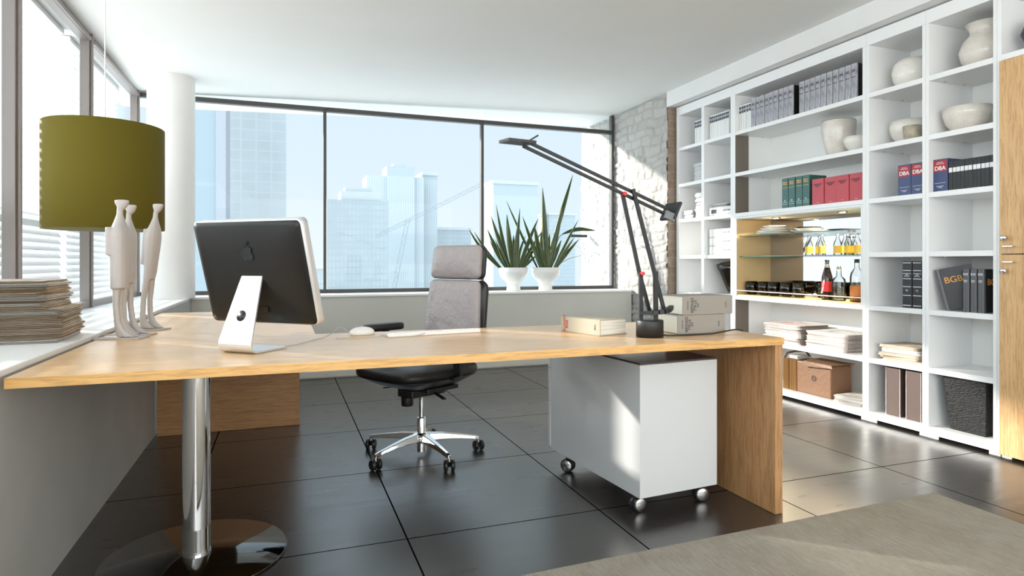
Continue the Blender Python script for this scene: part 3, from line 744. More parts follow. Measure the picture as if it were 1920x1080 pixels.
# white file boxes
def filebox(label, y, z, h, pic=None):
    t_ = thing('storage_box', label, 'box', (3.70, y, z), 0, 'white storage boxes in the second column')
    obj('body', MB().box(.0, .29, -.158, .158, 0, h), whitepaper, t_, .003)
    obj('lid_shadow_gap', MB().box(-.0008, .0, -.157, .157, h*.10, h*.10+.002), M['blackp'], t_).name = 'seam'
    if pic:
        obj('picture', MB().box(-.001, 0, .045, .12, .022, .058), M['blackp'], t_)
    text('box_text', 'ARCHIV 2004', .017, t_, darkt, (-.001, -.09, h*.55), SP); return t_
filebox('white storage box with a black picture on its front', 4.66, BT[4]+.0005, .078, True)
for q, nm in enumerate(('bottom', 'middle', 'top')):
    filebox('plain white storage box, %s of the three stacked boxes' % nm, 4.66, BT[3]+.0005+q*.079, .0775)
stack(4, .22, .22, [.006, .008], [mag, NP[3]], 3.83, 4.68, BT[4]+.0795, 0, 'white paper %s of the small pile on the pictured storage box', 'papers on the storage box', .02, 8)
# smoked glass vase lying on its side, leaning in the cubby
sv = obj('glass_vase', MB().lathe([(.0, .0), (.045, .001), (.062, .012), (.070, .05), (.098, .20), (.118, .27), (.115, .27), (.094, .20), (.066, .05), (.055, .018), (.0, .012)], 40), M['smokevase'], loc=(3.84, 4.625, BT[2]+.018))
sv.rotation_euler = (R(-14), R(-3), 0); tag(sv, 'large tilted vase of smoked brown glass in a white cubby', 'vase')
# pottery
def pot(name, cat, label, prof, mat, loc, sx=1, sy=1):
    o = obj(name, MB().lathe(prof, 48, 0, None, sx, sy), mat, loc=loc); tag(o, label, cat); return o
pot('tall_vase', 'vase', 'tall cream crackled vase tapering to its foot, beside a bowl', [(0, .001), (.065, 0), (.075, .01), (.095, .08), (.117, .20), (.118, .262), (.113, .272), (.109, .262), (.108, .20), (.085, .08), (.06, .02), (0, .018)], M['pot1'], (3.85, 3.512, BT[5]+.0005))
pot('bowl', 'bowl', 'small ivory bowl standing right of the tall cream vase', [(0, .001), (.035, 0), (.042, .006), (.075, .045), (.092, .085), (.088, .112), (.083, .112), (.086, .085), (.068, .048), (.03, .014), (0, .012)], M['pot2'], (3.80, 3.305, BT[5]+.0005))
pot('round_bowl', 'bowl', 'round closed ivory pot in the top right cubbies, left one', [(0, .001), (.06, 0), (.07, .006), (.108, .05), (.121, .10), (.112, .155), (.088, .186), (.078, .188), (.08, .180), (.105, .150), (.113, .10), (.10, .055), (.06, .014), (0, .012)], M['pot2'], (3.84, 2.925, BT[6]+.0005))
pot('round_vase', 'vase', 'big cream vase with flared neck in the top right cubby', [(0, .001), (.065, 0), (.08, .006), (.118, .05), (.132, .105), (.112, .165), (.080, .20), (.078, .222), (.100, .262), (.094, .263), (.072, .222), (.074, .2), (.10, .165), (.12, .105), (.105, .05), (.06, .016), (0, .014)], M['pot1'], (3.84, 2.475, BT[6]+.0005))
pot('plate', 'plate', 'small ivory plate under the bowl beside the speckled cup', [(0, .001), (.06, 0), (.075, .006), (.095, .016), (.093, .019), (.07, .010), (0, .006)], M['pot2'], (3.87, 2.968, BT[5]+.0005))
pot('bowl', 'bowl', 'ivory bowl resting on a small plate behind the speckled cup', [(0, .001), (.055, 0), (.07, .008), (.105, .05), (.118, .105), (.113, .148), (.107, .148), (.110, .105), (.095, .055), (.05, .018), (0, .014)], M['pot2'], (3.87, 2.968, BT[5]+.0075))
pot('cup', 'cup', 'small speckled brown and cream cup in front of a bowl', [(0, .001), (.040, 0), (.043, .004), (.050, .05), (.052, .088), (.048, .088), (.046, .05), (.038, .008), (0, .007)], M['speckle'], (3.722, 2.840, BT[5]+.0005))
pot('bowl', 'bowl', 'wide cream bowl alone in the cubby below the big vase', [(0, .001), (.055, 0), (.07, .006), (.105, .05), (.120, .10), (.125, .142), (.120, .142), (.114, .10), (.096, .052), (.05, .018), (0, .014)], M['pot1'], (3.80, 2.556, BT[5]+.0005))
pot('vase', 'vase', 'dark purple round vase cut off by the right frame edge', [(0, .001), (.05, 0), (.08, .05), (.10, .10), (.08, .16), (.04, .19), (.035, .19), (.07, .155), (.09, .10), (.05, .02), (0, .012)], pmat('purple_glaze', (.035, .012, .03), .15), (3.80, 2.155, BT[6]+.0005))
# brown file cases
brown = pmat('brown_box_leather', (.10, .062, .050), .5)
fc = thing('file_case', 'dark brown upright file case, left of the pair on the bottom shelf', 'box', (3.70, 2.955, BT[0]+.0025), 0, 'brown file cases')
obj('body', MB().box(.002, .27, -.050, .050, 0, .305), brown, fc, .003)
obj('edge_trim', MB().box(0, .0015, -.0505, -.0475, 0, .305).box(0, .0015, .0475, .0505, 0, .305), M['steel'], fc)
dup(fc, (3.70, 2.815, BT[0]+.0025), label='dark brown upright file case, right of the pair on the bottom shelf')
# black basket
croc = pmat('black_croc_leather', (.008, .008, .008), .5, spec=.3)
br2 = N(croc.node_tree, 'ShaderNodeTexVoronoi', feature='DISTANCE_TO_EDGE'); br2.inputs['Scale'].default_value = 1
croc.node_tree.links.new(coords(croc, (45, 38, 90)), br2.inputs['Vector'])
bump(croc, ramp(croc, br2.outputs['Distance'], [(0, (0, 0, 0)), (.25, (1, 1, 1))]), 0.3, .004)
k = MB(); bw, tw, dd, hh_ = .100, .124, .27, .315
vo_ = [(.03, -bw, 0), (.03, bw, 0), (dd, bw, 0), (dd, -bw, 0), (0, -tw, hh_), (0, tw, hh_), (dd+.03, tw, hh_), (dd+.03, -tw, hh_)]
vi_ = [(.008, -tw+.008, hh_), (.008, tw-.008, hh_), (dd+.022, tw-.008, hh_), (dd+.022, -tw+.008, hh_), (.038, -bw+.008, .01), (.038, bw-.008, .01), (dd-.008, bw-.008, .01), (dd-.008, -bw+.008, .01)]
k.add(vo_+vi_, [(0, 1, 2, 3), (0, 4, 5, 1), (1, 5, 6, 2), (2, 6, 7, 3), (3, 7, 4, 0), (4, 8, 9, 5), (5, 9, 10, 6), (6, 10, 11, 7), (7, 11, 8, 4), (8, 12, 13, 9), (9, 13, 14, 10), (10, 14, 15, 11), (11, 15, 12, 8), (12, 15, 14, 13)])
tag(obj('basket', k, croc, loc=(3.70, 2.505, BT[0]+.0025), bevel=.003), 'black crocodile-pattern leather basket on the bottom shelf', 'basket')
# leather briefcase with accordion end
lc = thing('briefcase', 'brown leather accordion briefcase with open flap on bottom shelf', 'briefcase', (3.715, 3.64, BT[0]+.0025), R(0))
lea = pmat('brown_leather', (.22, .11, .055), .5); bump(lea, noise(lea, coords(lea), 30, 4), .3, .01); lead = pmat('dark_leather_inside', (.10, .05, .03), .6)
acc = pmat('tan_accordion_leather', (.42, .25, .10), .55)
st_ = N(acc.node_tree, 'ShaderNodeTexNoise'); acc.node_tree.links.new(coords(acc, (1, 70, .5)), st_.inputs['Vector']); st_.inputs['Scale'].default_value = 1; st_.inputs['Detail'].default_value = 0
setc(acc, ramp(acc, st_.outputs['Fac'], [(.35, (.20, .11, .04)), (.5, (.52, .33, .12)), (.65, (.38, .17, .05))]))
obj('body', MB().box(.0, .20, -.185, .135, .0, .235), lea, lc, .008)
a_ = MB()
for q in range(8):
    y0_ = .137+q*.0172
    a_.add([(0-.0, y0_, 0), (.0, y0_+.008, 0), (0, y0_+.0165, 0), (0, y0_, .235-q*.002), (0, y0_+.008, .24), (0, y0_+.0165, .235), (.2, y0_, 0), (.2, y0_+.0165, 0), (.2, y0_, .235), (.2, y0_+.0165, .235), (-.010, y0_+.008, 0), (-.010, y0_+.008, .235)],
           [(0, 10, 11, 3), (10, 2, 5, 11), (6, 8, 9, 7), (3, 11, 5, 9, 8), (2, 7, 9, 5), (0, 3, 8, 6), (0, 6, 7, 2, 10)])
obj('accordion_side', a_, acc, lc)
obj('flap', MB().prism([(-.016, -.205), (-.016, .05), (.09, .10), (.205, .10), (.205, -.205)], .242, .248).add([(-.016, -.205, .242), (-.02, .06, .242), (-.022, .045, .205), (-.02, -.215, .222)], [(0, 1, 2, 3), (3, 2, 1, 0)]), lea, lc, .001)
obj('inner_papers', MB().box(.02, .18, .140, .268, .2405, .2415).box(.03, .17, .16, .24, .2416, .262), M['paperend'], lc)
obj('flap_arch', MB().tube([(.01, .272, .236), (.03, .262, .275), (.07, .22, .292), (.10, .15, .30), (.10, .11, .27)], .008, 8), lead, lc)
obj('embossed_seal', MB().lathe([(.022, 0), (.022, .002), (.018, .002), (.018, .0005)], 24, 0, Matrix.Translation((-.0005, -.03, .125)) @ Matrix.Rotation(R(-90), 4, 'Y')), lead, lc)

# ---- niche contents
def plate_prof(r): return [(0, .001), (r*.55, 0), (r*.62, .003), (r, .016), (r*.985, .018), (r*.6, .006), (0, .005)]
NB = NZ0+gs[1]+.0035
pls = obj('plate', MB().lathe(plate_prof(.135), 40), M['pot2'], loc=(3.85, 4.165, NB)); tag(pls, 'cream plate, lowest of the left pile on the glass shelf', 'plate', 'plates on the upper glass shelf')
for q, nm in enumerate(('second', 'third', 'top')): dup(pls, (3.85, 4.165-.01*q, NB+(q+1)*.0175), label='cream plate, %s of the left pile on the glass shelf' % nm, scale=(1-.13*q,)*2+(1,))
dup(pls, (3.86, 3.80, NB), label='cream plate, lower of the right pair on the glass shelf'); dup(pls, (3.86, 3.80, NB+.0175), label='cream plate, upper of the right pair on the glass shelf', scale=(.8, .8, 1))
lab_y = pmat('yellow_label', (.80, .50, .05), .5)
ty = thing('small_bottle', 'small clear bottle', 'bottle', group='small clear bottles with yellow labels')
obj('glass', MB().lathe([(0, .001), (.026, 0), (.028, .004), (.028, .075), (.024, .092), (.011, .122), (.010, .142)], 24), M['clearglass'], ty)
obj('label', MB().lathe([(.0284, .014), (.0284, .066)], 24), lab_y, ty)
obj('cap', MB().lathe([(.0125, .140), (.0125, .150), (0, .151)], 16), M['steel'], ty)
NB1 = NZ0+gs[0]+.0035
for q, (x, y) in enumerate([(3.80, 3.740), (3.88, 3.715), (3.78, 3.60), (3.80, 3.475), (3.90, 3.50), (3.82, 3.40), (3.79, 3.30)]):
    o = ty if q == 0 else dup(ty, (0, 0, 0)); o.location = (x, y, NB1); o['label'] = 'small clear bottle with yellow label, %s from the left on the glass shelf' % ORD[q+1]
NF = NZ0+.0115
gl = obj('glass_tumbler', MB().lathe([(0, .001), (.030, 0), (.036, .003), (.052, .04), (.055, .065), (.048, .112), (.046, .112), (.052, .065), (.048, .04), (.030, .012), (0, .010)], 32), M['smoke'], loc=(3.80, 4.34, NF))
tag(gl, 'smoked grey glass tumbler', 'glass', 'smoked tumblers in the niche')
for q, (x, y) in enumerate([(3.78, 4.340), (3.79, 4.205), (3.78, 4.08), (3.79, 3.955), (3.80, 3.835), (3.92, 3.72), (3.93, 3.60)]):
    o = gl if q == 0 else dup(gl, (0, 0, 0)); o.location = (x, y, NF); o['label'] = 'smoked dark glass tumbler, %s from the left on the niche floor' % ORD[q+1]
# cola, gin and whisky
cb = thing('cola_bottle', 'dark cola bottle with a red label in the niche', 'bottle', (3.75, 3.522, NF))
obj('bottle_body', MB().lathe([(0, .001), (.034, 0), (.038, .006), (.036, .06), (.038, .13), (.036, .17), (.018, .235), (.013, .25), (.013, .275)], 28), pmat('cola_liquid', (.02, .006, .003), .08), cb)
obj('label', MB().lathe([(.0385, .06), (.0392, .10), (.0385, .135)], 28), pmat('red_cola_label', (.65, .015, .015), .4), cb)
obj('neck_label', MB().lathe([(.0185, .236), (.0145, .250), (.0140, .262)], 20), pmat('grey_foil', (.35, .34, .34), .3, .5), cb)
obj('cap', MB().lathe([(.0150, .276), (.0150, .292), (0, .293)], 20), M['blackp'], cb)
ct = text('label_text', 'Coca-Cola', .024, cb, inkt, (-.0405, 0, .098), (R(90), R(-78), R(-90)), bold=.0004)
cg = thing('clear_bottle', 'clear round-shouldered spirit bottle between cola and whisky', 'bottle', (3.75, 3.418, NF))
obj('glass', MB().lathe([(0, .001), (.042, 0), (.046, .006), (.046, .13), (.040, .155), (.018, .175), (.015, .215)], 32), M['clearglass'], cg)
obj('cap', MB().lathe([(.017, .215), (.017, .232), (.012, .236), (.012, .246), (0, .247)], 20), M['steel'], cg)
obj('liquid', MB().lathe([(0, .006), (.040, .006), (.0425, .010), (.0425, .10), (0, .10)], 32), glass_mat('gin', (.95, .96, .95), .05), cg)
cw = thing('whisky_bottle', 'whisky bottle with amber contents at the right of the niche', 'bottle', (3.75, 3.268, NF))
obj('glass', MB().lathe([(0, .001), (.040, 0), (.044, .006), (.044, .17), (.038, .20), (.017, .235), (.015, .27)], 32), M['clearglass'], cw)
obj('liquid', MB().lathe([(0, .006), (.038, .006), (.0405, .010), (.0405, .115), (0, .115)], 32), M['liquor'], cw)
obj('label', MB().lathe([(.0445, .04), (.0445, .11)], 32), pmat('orange_label', (.62, .20, .04), .5), cw)
obj('cap', MB().lathe([(.017, .27), (.017, .296), (0, .297)], 20), M['blackp'], cw)

# ================================================================== desk
dk = thing('desk', 'L-shaped oak desk with chrome column leg and round steel foot', 'desk', (0, 0, 0))
DT = .74
poly = [(-.712, 2.077), (1.975, 2.077), (1.975, 2.893), (.135, 2.893), (.135, 4.42), (-.712, 4.42)]
dt = MB().prism(poly, .7105, DT)
obj('tabletop', dt, M['oak'], dk, .0015)
ed = MB().box(-.712, 1.975, 2.0755, 2.0768, .7115, DT-.001).box(1.9752, 1.9762, 2.077, 2.893, .7115, DT-.001)
obj('edge_band', ed, M['oak_edge'], dk)['label'] = 'darker oak edge'
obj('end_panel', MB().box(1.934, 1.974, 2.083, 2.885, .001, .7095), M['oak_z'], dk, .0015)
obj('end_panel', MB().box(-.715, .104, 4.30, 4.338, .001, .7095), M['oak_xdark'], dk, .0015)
lg = obj('leg', MB().lathe([(.046, .0305), (.046, .7095)], 48, 0, Matrix.Translation((-.29, 2.50, 0))), M['chrome'], dk); lg['label'] = 'thick chrome tube leg'
obj('collar', MB().lathe([(.0475, .0135), (.0475, .030)], 48, 0, Matrix.Translation((-.29, 2.50, 0))), M['chrome'], lg)
obj('foot_disc', MB().lathe([(0, .0005), (.304, .0005), (.306, .003), (.303, .012), (0, .0130)], 96, 0, Matrix.Translation((-.29, 2.50, 0))), M['discmetal'], dk)['label'] = 'round polished dark steel foot'
# pedestal
pd = thing('mobile_pedestal', 'white mobile pedestal on casters with dark glossy top', 'pedestal', (1.380, 2.239, 0), R(4.5))
px0, px1, py0, py1, pz0, pz1 = 0, .41, 0, .775, .082, .632
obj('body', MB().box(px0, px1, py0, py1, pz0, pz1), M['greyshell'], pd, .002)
obj('top_plate', MB().box(px0+.002, px1-.002, py0+.002, py1+.015, pz1+.0005, pz1+.008), M['topdark'], pd, .001)['label'] = 'dark glossy top'
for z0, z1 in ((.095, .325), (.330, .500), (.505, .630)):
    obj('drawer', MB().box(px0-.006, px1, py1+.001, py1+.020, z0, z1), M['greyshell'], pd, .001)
def caster(parent, x, y, r, w, rot, twin=True, metal=True, zt=.082):
    c = obj('caster', MB().box(x-.008, x+.008, y-.008, y+.008, r*1.3, zt-.001), M['steel'] if metal else M['black'], parent)
    mt = Matrix.Translation((x, y, r+.0008)) @ Matrix.Rotation(rot, 4, 'Z') @ Matrix.Translation((0, -r*.25, 0)) @ Matrix.Rotation(R(90), 4, 'Y')
    for s_ in (-1, 1):
        obj('wheel', MB().lathe([(r*.35, s_*w*.12), (r, s_*w*.14), (r, s_*w*.46), (r*.9, s_*w*.5)][::s_], 28, 0, mt), M['black'], c)
        if metal: obj('hub', MB().lathe([(r*.78, s_*w*.5), (r*.72, s_*w*.54), (0, s_*w*.55)][::s_], 28, 0, mt), M['steel'], c)
    obj('fork', MB().lathe([(r*.9, -w*.11), (r*.9, w*.11)], 20, 0, mt), M['black'], c)
    return c
for (x, y, ro) in ((px0+.035, py0+.075, R(90)), (px1-.05, py0+.06, R(75)), (px0+.02, py1-.13, R(35)), (px1-.05, py1-.06, R(60))):
    caster(pd, x, y, .033, .042, ro, metal=True)

# ---------------------------------------------------------------- things on the desk
cm1 = thing('desktop_computer', 'all-in-one computer seen from behind, black back, aluminium foot', 'computer', (-.15, 2.37, DT+.0006), R(-41))
TL = R(15); TM = Matrix.Translation((0, .135, .092)) @ Matrix.Rotation(TL, 4, 'X')   # top leans back towards -y
def rrect(w, h, r, y, n=6, cx=0, z0=0):
    pts = []
    for (sx_, sz_, a0) in ((1, 1, 0), (-1, 1, 90), (-1, -1, 180), (1, -1, 270)):
        for i in range(n+1):
            a = R(a0+90*i/n); pts.append((cx+sx_*(w/2-r)+r*math.cos(a), y, z0+h/2+sz_*(h/2-r)+r*math.sin(a)))
    return pts
WW, HH = .485, .385
alu_ = MB().loft([[TM @ Vector(p) for p in rrect(WW-.004, HH-.004, .018, y)] for y in (.036,)]+[[TM @ Vector(p) for p in rrect(WW, HH, .02, y)] for y in (.034, .002)]+[[TM @ Vector(p) for p in rrect(WW-.006, HH-.006, .018, -.0005, z0=.003)]])
obj('frame', alu_, M['alu'], cm1)['label'] = 'aluminium rim'
bk_ = MB().loft([[TM @ Vector(p) for p in rrect(WW-i_, HH-i_, .018, y, z0=i_/2)] for i_, y in ((.008, -.001), (.012, -.006), (.04, -.010), (.10, -.014), (.20, -.0165))])
imb = pmat('black_computer_back', (.009, .008, .007), .35, spec=.35)
obj('back_shell', bk_, imb, cm1)
obj('screen', MB().loft([[TM @ Vector(p) for p in rrect(WW-.04, HH-.09, .005, y, z0=.07)] for y in (.0365, .0375)]), pmat('screen_glass', (.01, .01, .012), .05), cm1)
obj('vent_slot', MB().box(-.185, .185, -.0082, -.0062, HH-.024, HH-.0185, 0, TM), pmat('slot_black', (.001, .001, .001), .9), cm1)
# fruit emblem
ap = [(0, .78), (.10, .82), (.26, .86), (.42, .80), (.50, .70), (.40, .60), (.36, .47), (.41, .33), (.54, .24), (.46, .04), (.33, -.12), (.20, -.14), (.06, -.08), (-.06, -.08), (-.20, -.14), (-.34, -.08), (-.48, .12), (-.56, .34), (-.55, .56), (-.44, .74), (-.26, .82), (-.10, .80)]
lf = [(.0, .93), (.02, 1.08), (.12, 1.20), (.25, 1.26), (.24, 1.12), (.14, .98)]
S_ = .052; lm = MB(); AM = TM @ Matrix.Translation((0, -.0185, HH*.70)) @ Matrix.Rotation(R(90), 4, 'X')
def smooth_poly(p, it=2):
    for _ in range(it):
        q = []
        for i in range(len(p)):
            a, b = p[i], p[(i+1) % len(p)]; q += [(.75*a[0]+.25*b[0], .75*a[1]+.25*b[1]), (.25*a[0]+.75*b[0], .25*a[1]+.75*b[1])]
        p = q
    return p
for sh in (ap, lf): lm.prism([(x*S_, (y-.4)*S_) for x, y in smooth_poly(sh)], 0, .0014, 0, AM)
obj('emblem', lm, pmat('gloss_black_emblem', (.004, .004, .004), .12), cm1)['label'] = 'glossy black apple-shaped emblem'
# stand: one bent aluminium strip
sp_ = []; rb = .028; th_ = .007
cen = [(.165, .0035), (.10, .0035), (.03, .0035)]
for i in range(8):
    a = R(270-i*(90+14)/7); cen.append((.02+rb*math.cos(a), rb+.0035+rb*math.sin(a)))
cen += [(.020, .13), (.055, .225), (.072, .268), (.090, .278)]
# make the leg straight from the bend to the hinge
c2_ = cen[:11]+[(cen[10][0]+(.072-cen[10][0])*f, cen[10][1]+(.262-cen[10][1])*f) for f in (.25, .5, .75, 1)]+[(.080, .276), (.098, .280)]
rings = []
for i, (y, z) in enumerate(c2_):
    a = Vector(c2_[max(i-1, 0)]); b = Vector(c2_[min(i+1, len(c2_)-1)]); t_ = (b-a).normalized(); nn_ = Vector((-t_[1], t_[0]))*th_/2
    hw = .073 if z < .04 else .073-.027*(z-.04)/.23
    rings.append([(-hw, y+nn_[0], z+nn_[1]), (hw, y+nn_[0], z+nn_[1]), (hw, y-nn_[0], z-nn_[1]), (-hw, y-nn_[0], z-nn_[1])])
sm_ = MB().loft(rings); sm_.sm = [False]*len(sm_.f)
std = obj('stand', sm_, M['alu'], cm1, .001); std['label'] = 'bent aluminium stand'
p_, q_ = Vector((0, *c2_[11])), Vector((0, *c2_[12])); dr_ = (q_-p_).normalized(); nrm = Vector((0, -dr_.z, dr_.y))
cm_ = Matrix.Translation(p_+dr_*.035+nrm*.0036) @ nrm.to_track_quat('Z', 'Y').to_matrix().to_4x4()
obj('cable_hole', MB().lathe([(0, .0), (.0195, 0), (.0195, .0008), (0, .0008)], 32, 0, cm_), M['black'], std)
pt = MB()
for q in range(5): pt.lathe([(.0022, 0), (.0022, .0008)], 10, 0, TM @ Matrix.Translation((-.205+q*.011, -.0098, .028)) @ Matrix.Rotation(R(90), 4, 'X'))
obj('ports', pt, M['steel'], cm1)
obj('power_socket', MB().box(.02, .045, -.0185, -.0165, .05, .072, 0, TM), M['black'], cm1)
# mouse, keyboard
def ellip(mb, c, rx, ry, rz, n=24, m=10, z0=-.2):
    rings = []
    for i in range(m+1):
        a = -PI/2*(-z0*5 if z0 > -.2 else .25)+ (PI/2+PI/2*.25)*i/m
        rr = max(.02, math.cos(a)); rings.append([(c[0]+rx*rr*math.cos(2*PI*k/n), c[1]+ry*rr*math.sin(2*PI*k/n), c[2]+rz*(math.sin(a)+math.sin(PI/2*.25))) for k in range(n)])
    return mb.loft(rings)
ms = thing('computer_mouse', 'white wired computer mouse lying beside the keyboard', 'computer mouse', (.325, 2.79, DT+.0006), R(8))
obj('body', ellip(MB(), (0, 0, 0), .055, .032, .026), pmat('mouse_white', (.80, .80, .79), .22), ms)
obj('scroll_ball', MB().lathe([(.0, .037), (.003, .0365), (.004, .034)][::-1], 12, 0, Matrix.Translation((-.02, 0, 0))), M['steel'], ms)
wire = pmat('grey_cable', (.42, .42, .41), .5)
obj('cable', MB().tube([(-.053, .0, .008), (-.075, .012, .030), (-.10, .02, .034), (-.13, .0, .012), (-.17, -.05, .003), (-.24, -.13, .003), (-.30, -.22, .003), (-.37, -.27, .003), (-.42, -.20, .003)], .0016, 8), wire, ms)
kb = thing('keyboard', 'flat aluminium keyboard seen from its rear edge', 'keyboard', (.62, 2.735, DT+.0006), R(8))
ks = MB().add([(-.215, -.055, 0), (.215, -.055, 0), (.215, .058, 0), (-.215, .058, 0), (-.215, -.055, .017), (.215, -.055, .017), (.215, .058, .005), (-.215, .058, .005)],
              [(3, 2, 1, 0), (4, 5, 6, 7), (0, 1, 5, 4), (1, 2, 6, 5), (2, 3, 7, 6), (3, 0, 4, 7)])
obj('case', ks, pmat('keyboard_white', (.78, .78, .77), .35, .2), kb, .0015)
ky = MB()
for r_ in range(6):
    for c_ in range(18):
        x = -.206+c_*.0230; y = .046-r_*.0178; zb = .005+(.012)*(.058-y)/.113
        ky.box(x, x+.0195, y-.015, y, zb-.001, zb+.0022)
obj('keys', ky, pmat('key_white', (.84, .84, .84), .4), kb)
obj('cable', MB().tube([(-.05, -.056, .009), (-.09, -.070, .003), (-.16, -.085, .002), (-.215, -.075, .002), (-.225, -.045, .012), (-.24, -.03, .004), (-.33, -.02, .002), (-.42, .0, .002)], .0015, 8), wire, kb)
# reference book lying flat
lb = thing('thick_book', 'thick greyish beige book lying flat left of the lamp', 'book', (1.272, 2.383, DT+.0006), R(106))
bc = pmat('beige_cloth_cover', (.41, .37, .28), .6); bcg = pmat('grey_cloth_cover', (.28, .255, .22), .6)
# local x runs along the spine, y away from it (to the left of x)
obj('cover', MB().box(0, .255, -.165, .0, 0, .003).box(0, .255, -.165, .0, .066, .069).box(0, .255, -.004, .0, .0031, .0659), bc, lb, .0015)
obj('page_block', MB().box(.004, .251, -.160, -.0045, .0032, .0658), M['paperend'], lb)
SPB = (R(90), R(90), R(180))
text('spine_title', 'PALANDT\nBGB', .020, lb, pmat('red_print', (.45, .05, .03), .5), (.222, .0006, .035), (R(90), R(-90), R(180)), bold=.0004)
text('spine_text', 'BECK', .010, lb, darkt, (.03, .0006, .035), (R(90), R(-90), R(180)))
# two big volumes by the lamp
def bigbook(label, x, y, z, w_, h_, dep, rz=0):
    t_ = thing('thick_book', label, 'book', (x, y, z), rz, 'two thick grey volumes beside the lamp')
    obj('cover', MB().box(0, w_, 0, .004, 0, h_).box(0, w_, .004, dep, 0, .003).box(0, w_, .004, dep, h_-.003, h_), bcg, t_, .0015)
    obj('page_block', MB().box(.004, w_-.004, .0042, dep-.006, .0032, h_-.0032), pmat('cream_pages', (.74, .73, .64), .8), t_)
    text('spine_title', 'STAU\nDINGER', .019, t_, darkt, (w_*.21, -.0006, h_*.5), (R(90), R(90), 0), bold=.0002)
    text('spine_text', 'BGB', .010, t_, darkt, (w_*.30, -.0006, h_*.5), (R(90), R(90), 0)); text('spine_text', 'Kommentar', .008, t_, darkt, (w_*.10, -.0006, h_*.5), (R(90), R(90), 0)); text('spine_text', 'BAND', .009, t_, darkt, (w_*.86, -.0006, h_*.5), (R(90), R(90), 0))
    return t_
bigbook('thick grey volume lying on the desk, lower of two right of lamp', 1.622, 2.325, DT+.0006, .25, .083, .17, R(-1))
bigbook('thick grey volume, upper of two stacked right of lamp', 1.645, 2.320, DT+.0846, .27, .083, .17, R(1))
# balanced arm lamp
LX, LY = 1.465, 2.30
lp = thing('desk_lamp', 'black balanced-arm desk lamp with two parallel upper bars', 'lamp', (LX, LY, DT+.0006))
lb_ = obj('base', MB().lathe([(0, .0), (.0575, 0), (.0575, .068), (.055, .072), (0, .072)], 48), M['blackmatt'], lp)
def P(x, y, z): return (x-LX, y, z-DT)
bm = MB().bar(P(1.421, 0, .81), P(1.421, 0, 1.012), .010, .018)
obj('upright', bm, M['blackmatt'], lp); obj('upright', MB().bar(P(1.476, -.028, .81), P(1.476, -.028, 1.018), .010, .020), M['blackmatt'], lp)
A1, A1b = P(1.470, .010, .848), P(1.338, .010, 1.346)
A2, A2b = P(1.527, -.016, .848), P(1.374, -.016, 1.362)
# lower arms cross their uprights at the pivots and run down to the curved counterweight
obj('lower_arm', MB().bar(A1, P(1.420, .010, 1.012), .010, .015).bar(P(1.420, .010, 1.012), A1b, .010, .015), M['blackmatt'], lp)
obj('lower_arm', MB().bar(A2, P(1.476, -.016, 1.016), .010, .015).bar(P(1.476, -.016, 1.016), A2b, .010, .015), M['blackmatt'], lp)
cw_ = []
for i in range(9):
    f = i/8; cw_.append(P(1.415+.155*f, -.004-.055*math.sin(PI*f), .842+.010*f+.012*f*f))
obj('curved_counterweight', MB().bar(cw_[0], cw_[1], .02, .014).bar(cw_[1], cw_[2], .024, .016).bar(cw_[2], cw_[3], .026, .017).bar(cw_[3], cw_[4], .028, .018).bar(cw_[4], cw_[5], .028, .018).bar(cw_[5], cw_[6], .026, .017).bar(cw_[6], cw_[7], .024, .016).bar(cw_[7], cw_[8], .02, .014), M['blackmatt'], lp)
U0, U1 = P(.918, -.003, 1.526), P(1.560, -.003, 1.282)
V0, V1 = P(.888, .001, 1.514), P(1.545, .001, 1.262)
obj('upper_bar', MB().bar(U0, U1, .009, .0125), M['blackmatt'], lp); obj('upper_bar', MB().bar(V0, V1, .009, .0125), M['blackmatt'], lp)
for (x, z) in ((1.338, 1.342), (1.424, 1.008)):
    obj('joint', MB().lathe([(.0085, -.014), (.0085, .014)], 16, 0, Matrix.Translation(P(x, -.002, z)) @ Matrix.Rotation(R(90), 4, 'X')), M['red'], lp)['label'] = 'red joint'
hd_ = MB().prism([(-.085, -.06), (.030, -.06), (.030, .06), (-.085, .06)], -.005, .006, 0, Matrix.Translation(P(.892, 0, 1.526)) @ Matrix.Rotation(R(2), 4, 'Y') @ Matrix.Rotation(R(5), 4, 'X'))
obj('lamp_head', hd_, M['blackmatt'], lp, .004)
obj('head_handle', MB().bar(P(.905, -.0, 1.530), P(.945, -.02, 1.556), .006, .006), M['blackmatt'], lp)
obj('counterweight', MB().box(-.006, .006, -.055, .055, -.040, .040, 0, Matrix.Translation(P(1.570, 0, 1.275)) @ Matrix.Rotation(R(25), 4, 'Y')), M['blackmatt'], lp, .002)
obj('counterweight', MB().box(-.030, .022, -.05, -.038, -.030, .004, 0, Matrix.Translation(P(1.545, -.0, 1.262)) @ Matrix.Rotation(R(20), 4, 'Y')), pmat('lamp_grey_plate', (.16, .16, .17), .4), lp, .002)
obj('cord', MB().tube([(.056, .0, .006), (.08, -.025, .004), (.16, -.030, .0035), (.24, -.030, .0035), (.30, -.03, .004), (.37, -.018, .010), (.43, .0, .013), (.48, .02, .012), (.508, .03, .006), (.517, .03, -.004), (.518, .03, -.035)], .0035, 8), M['black'], lp)

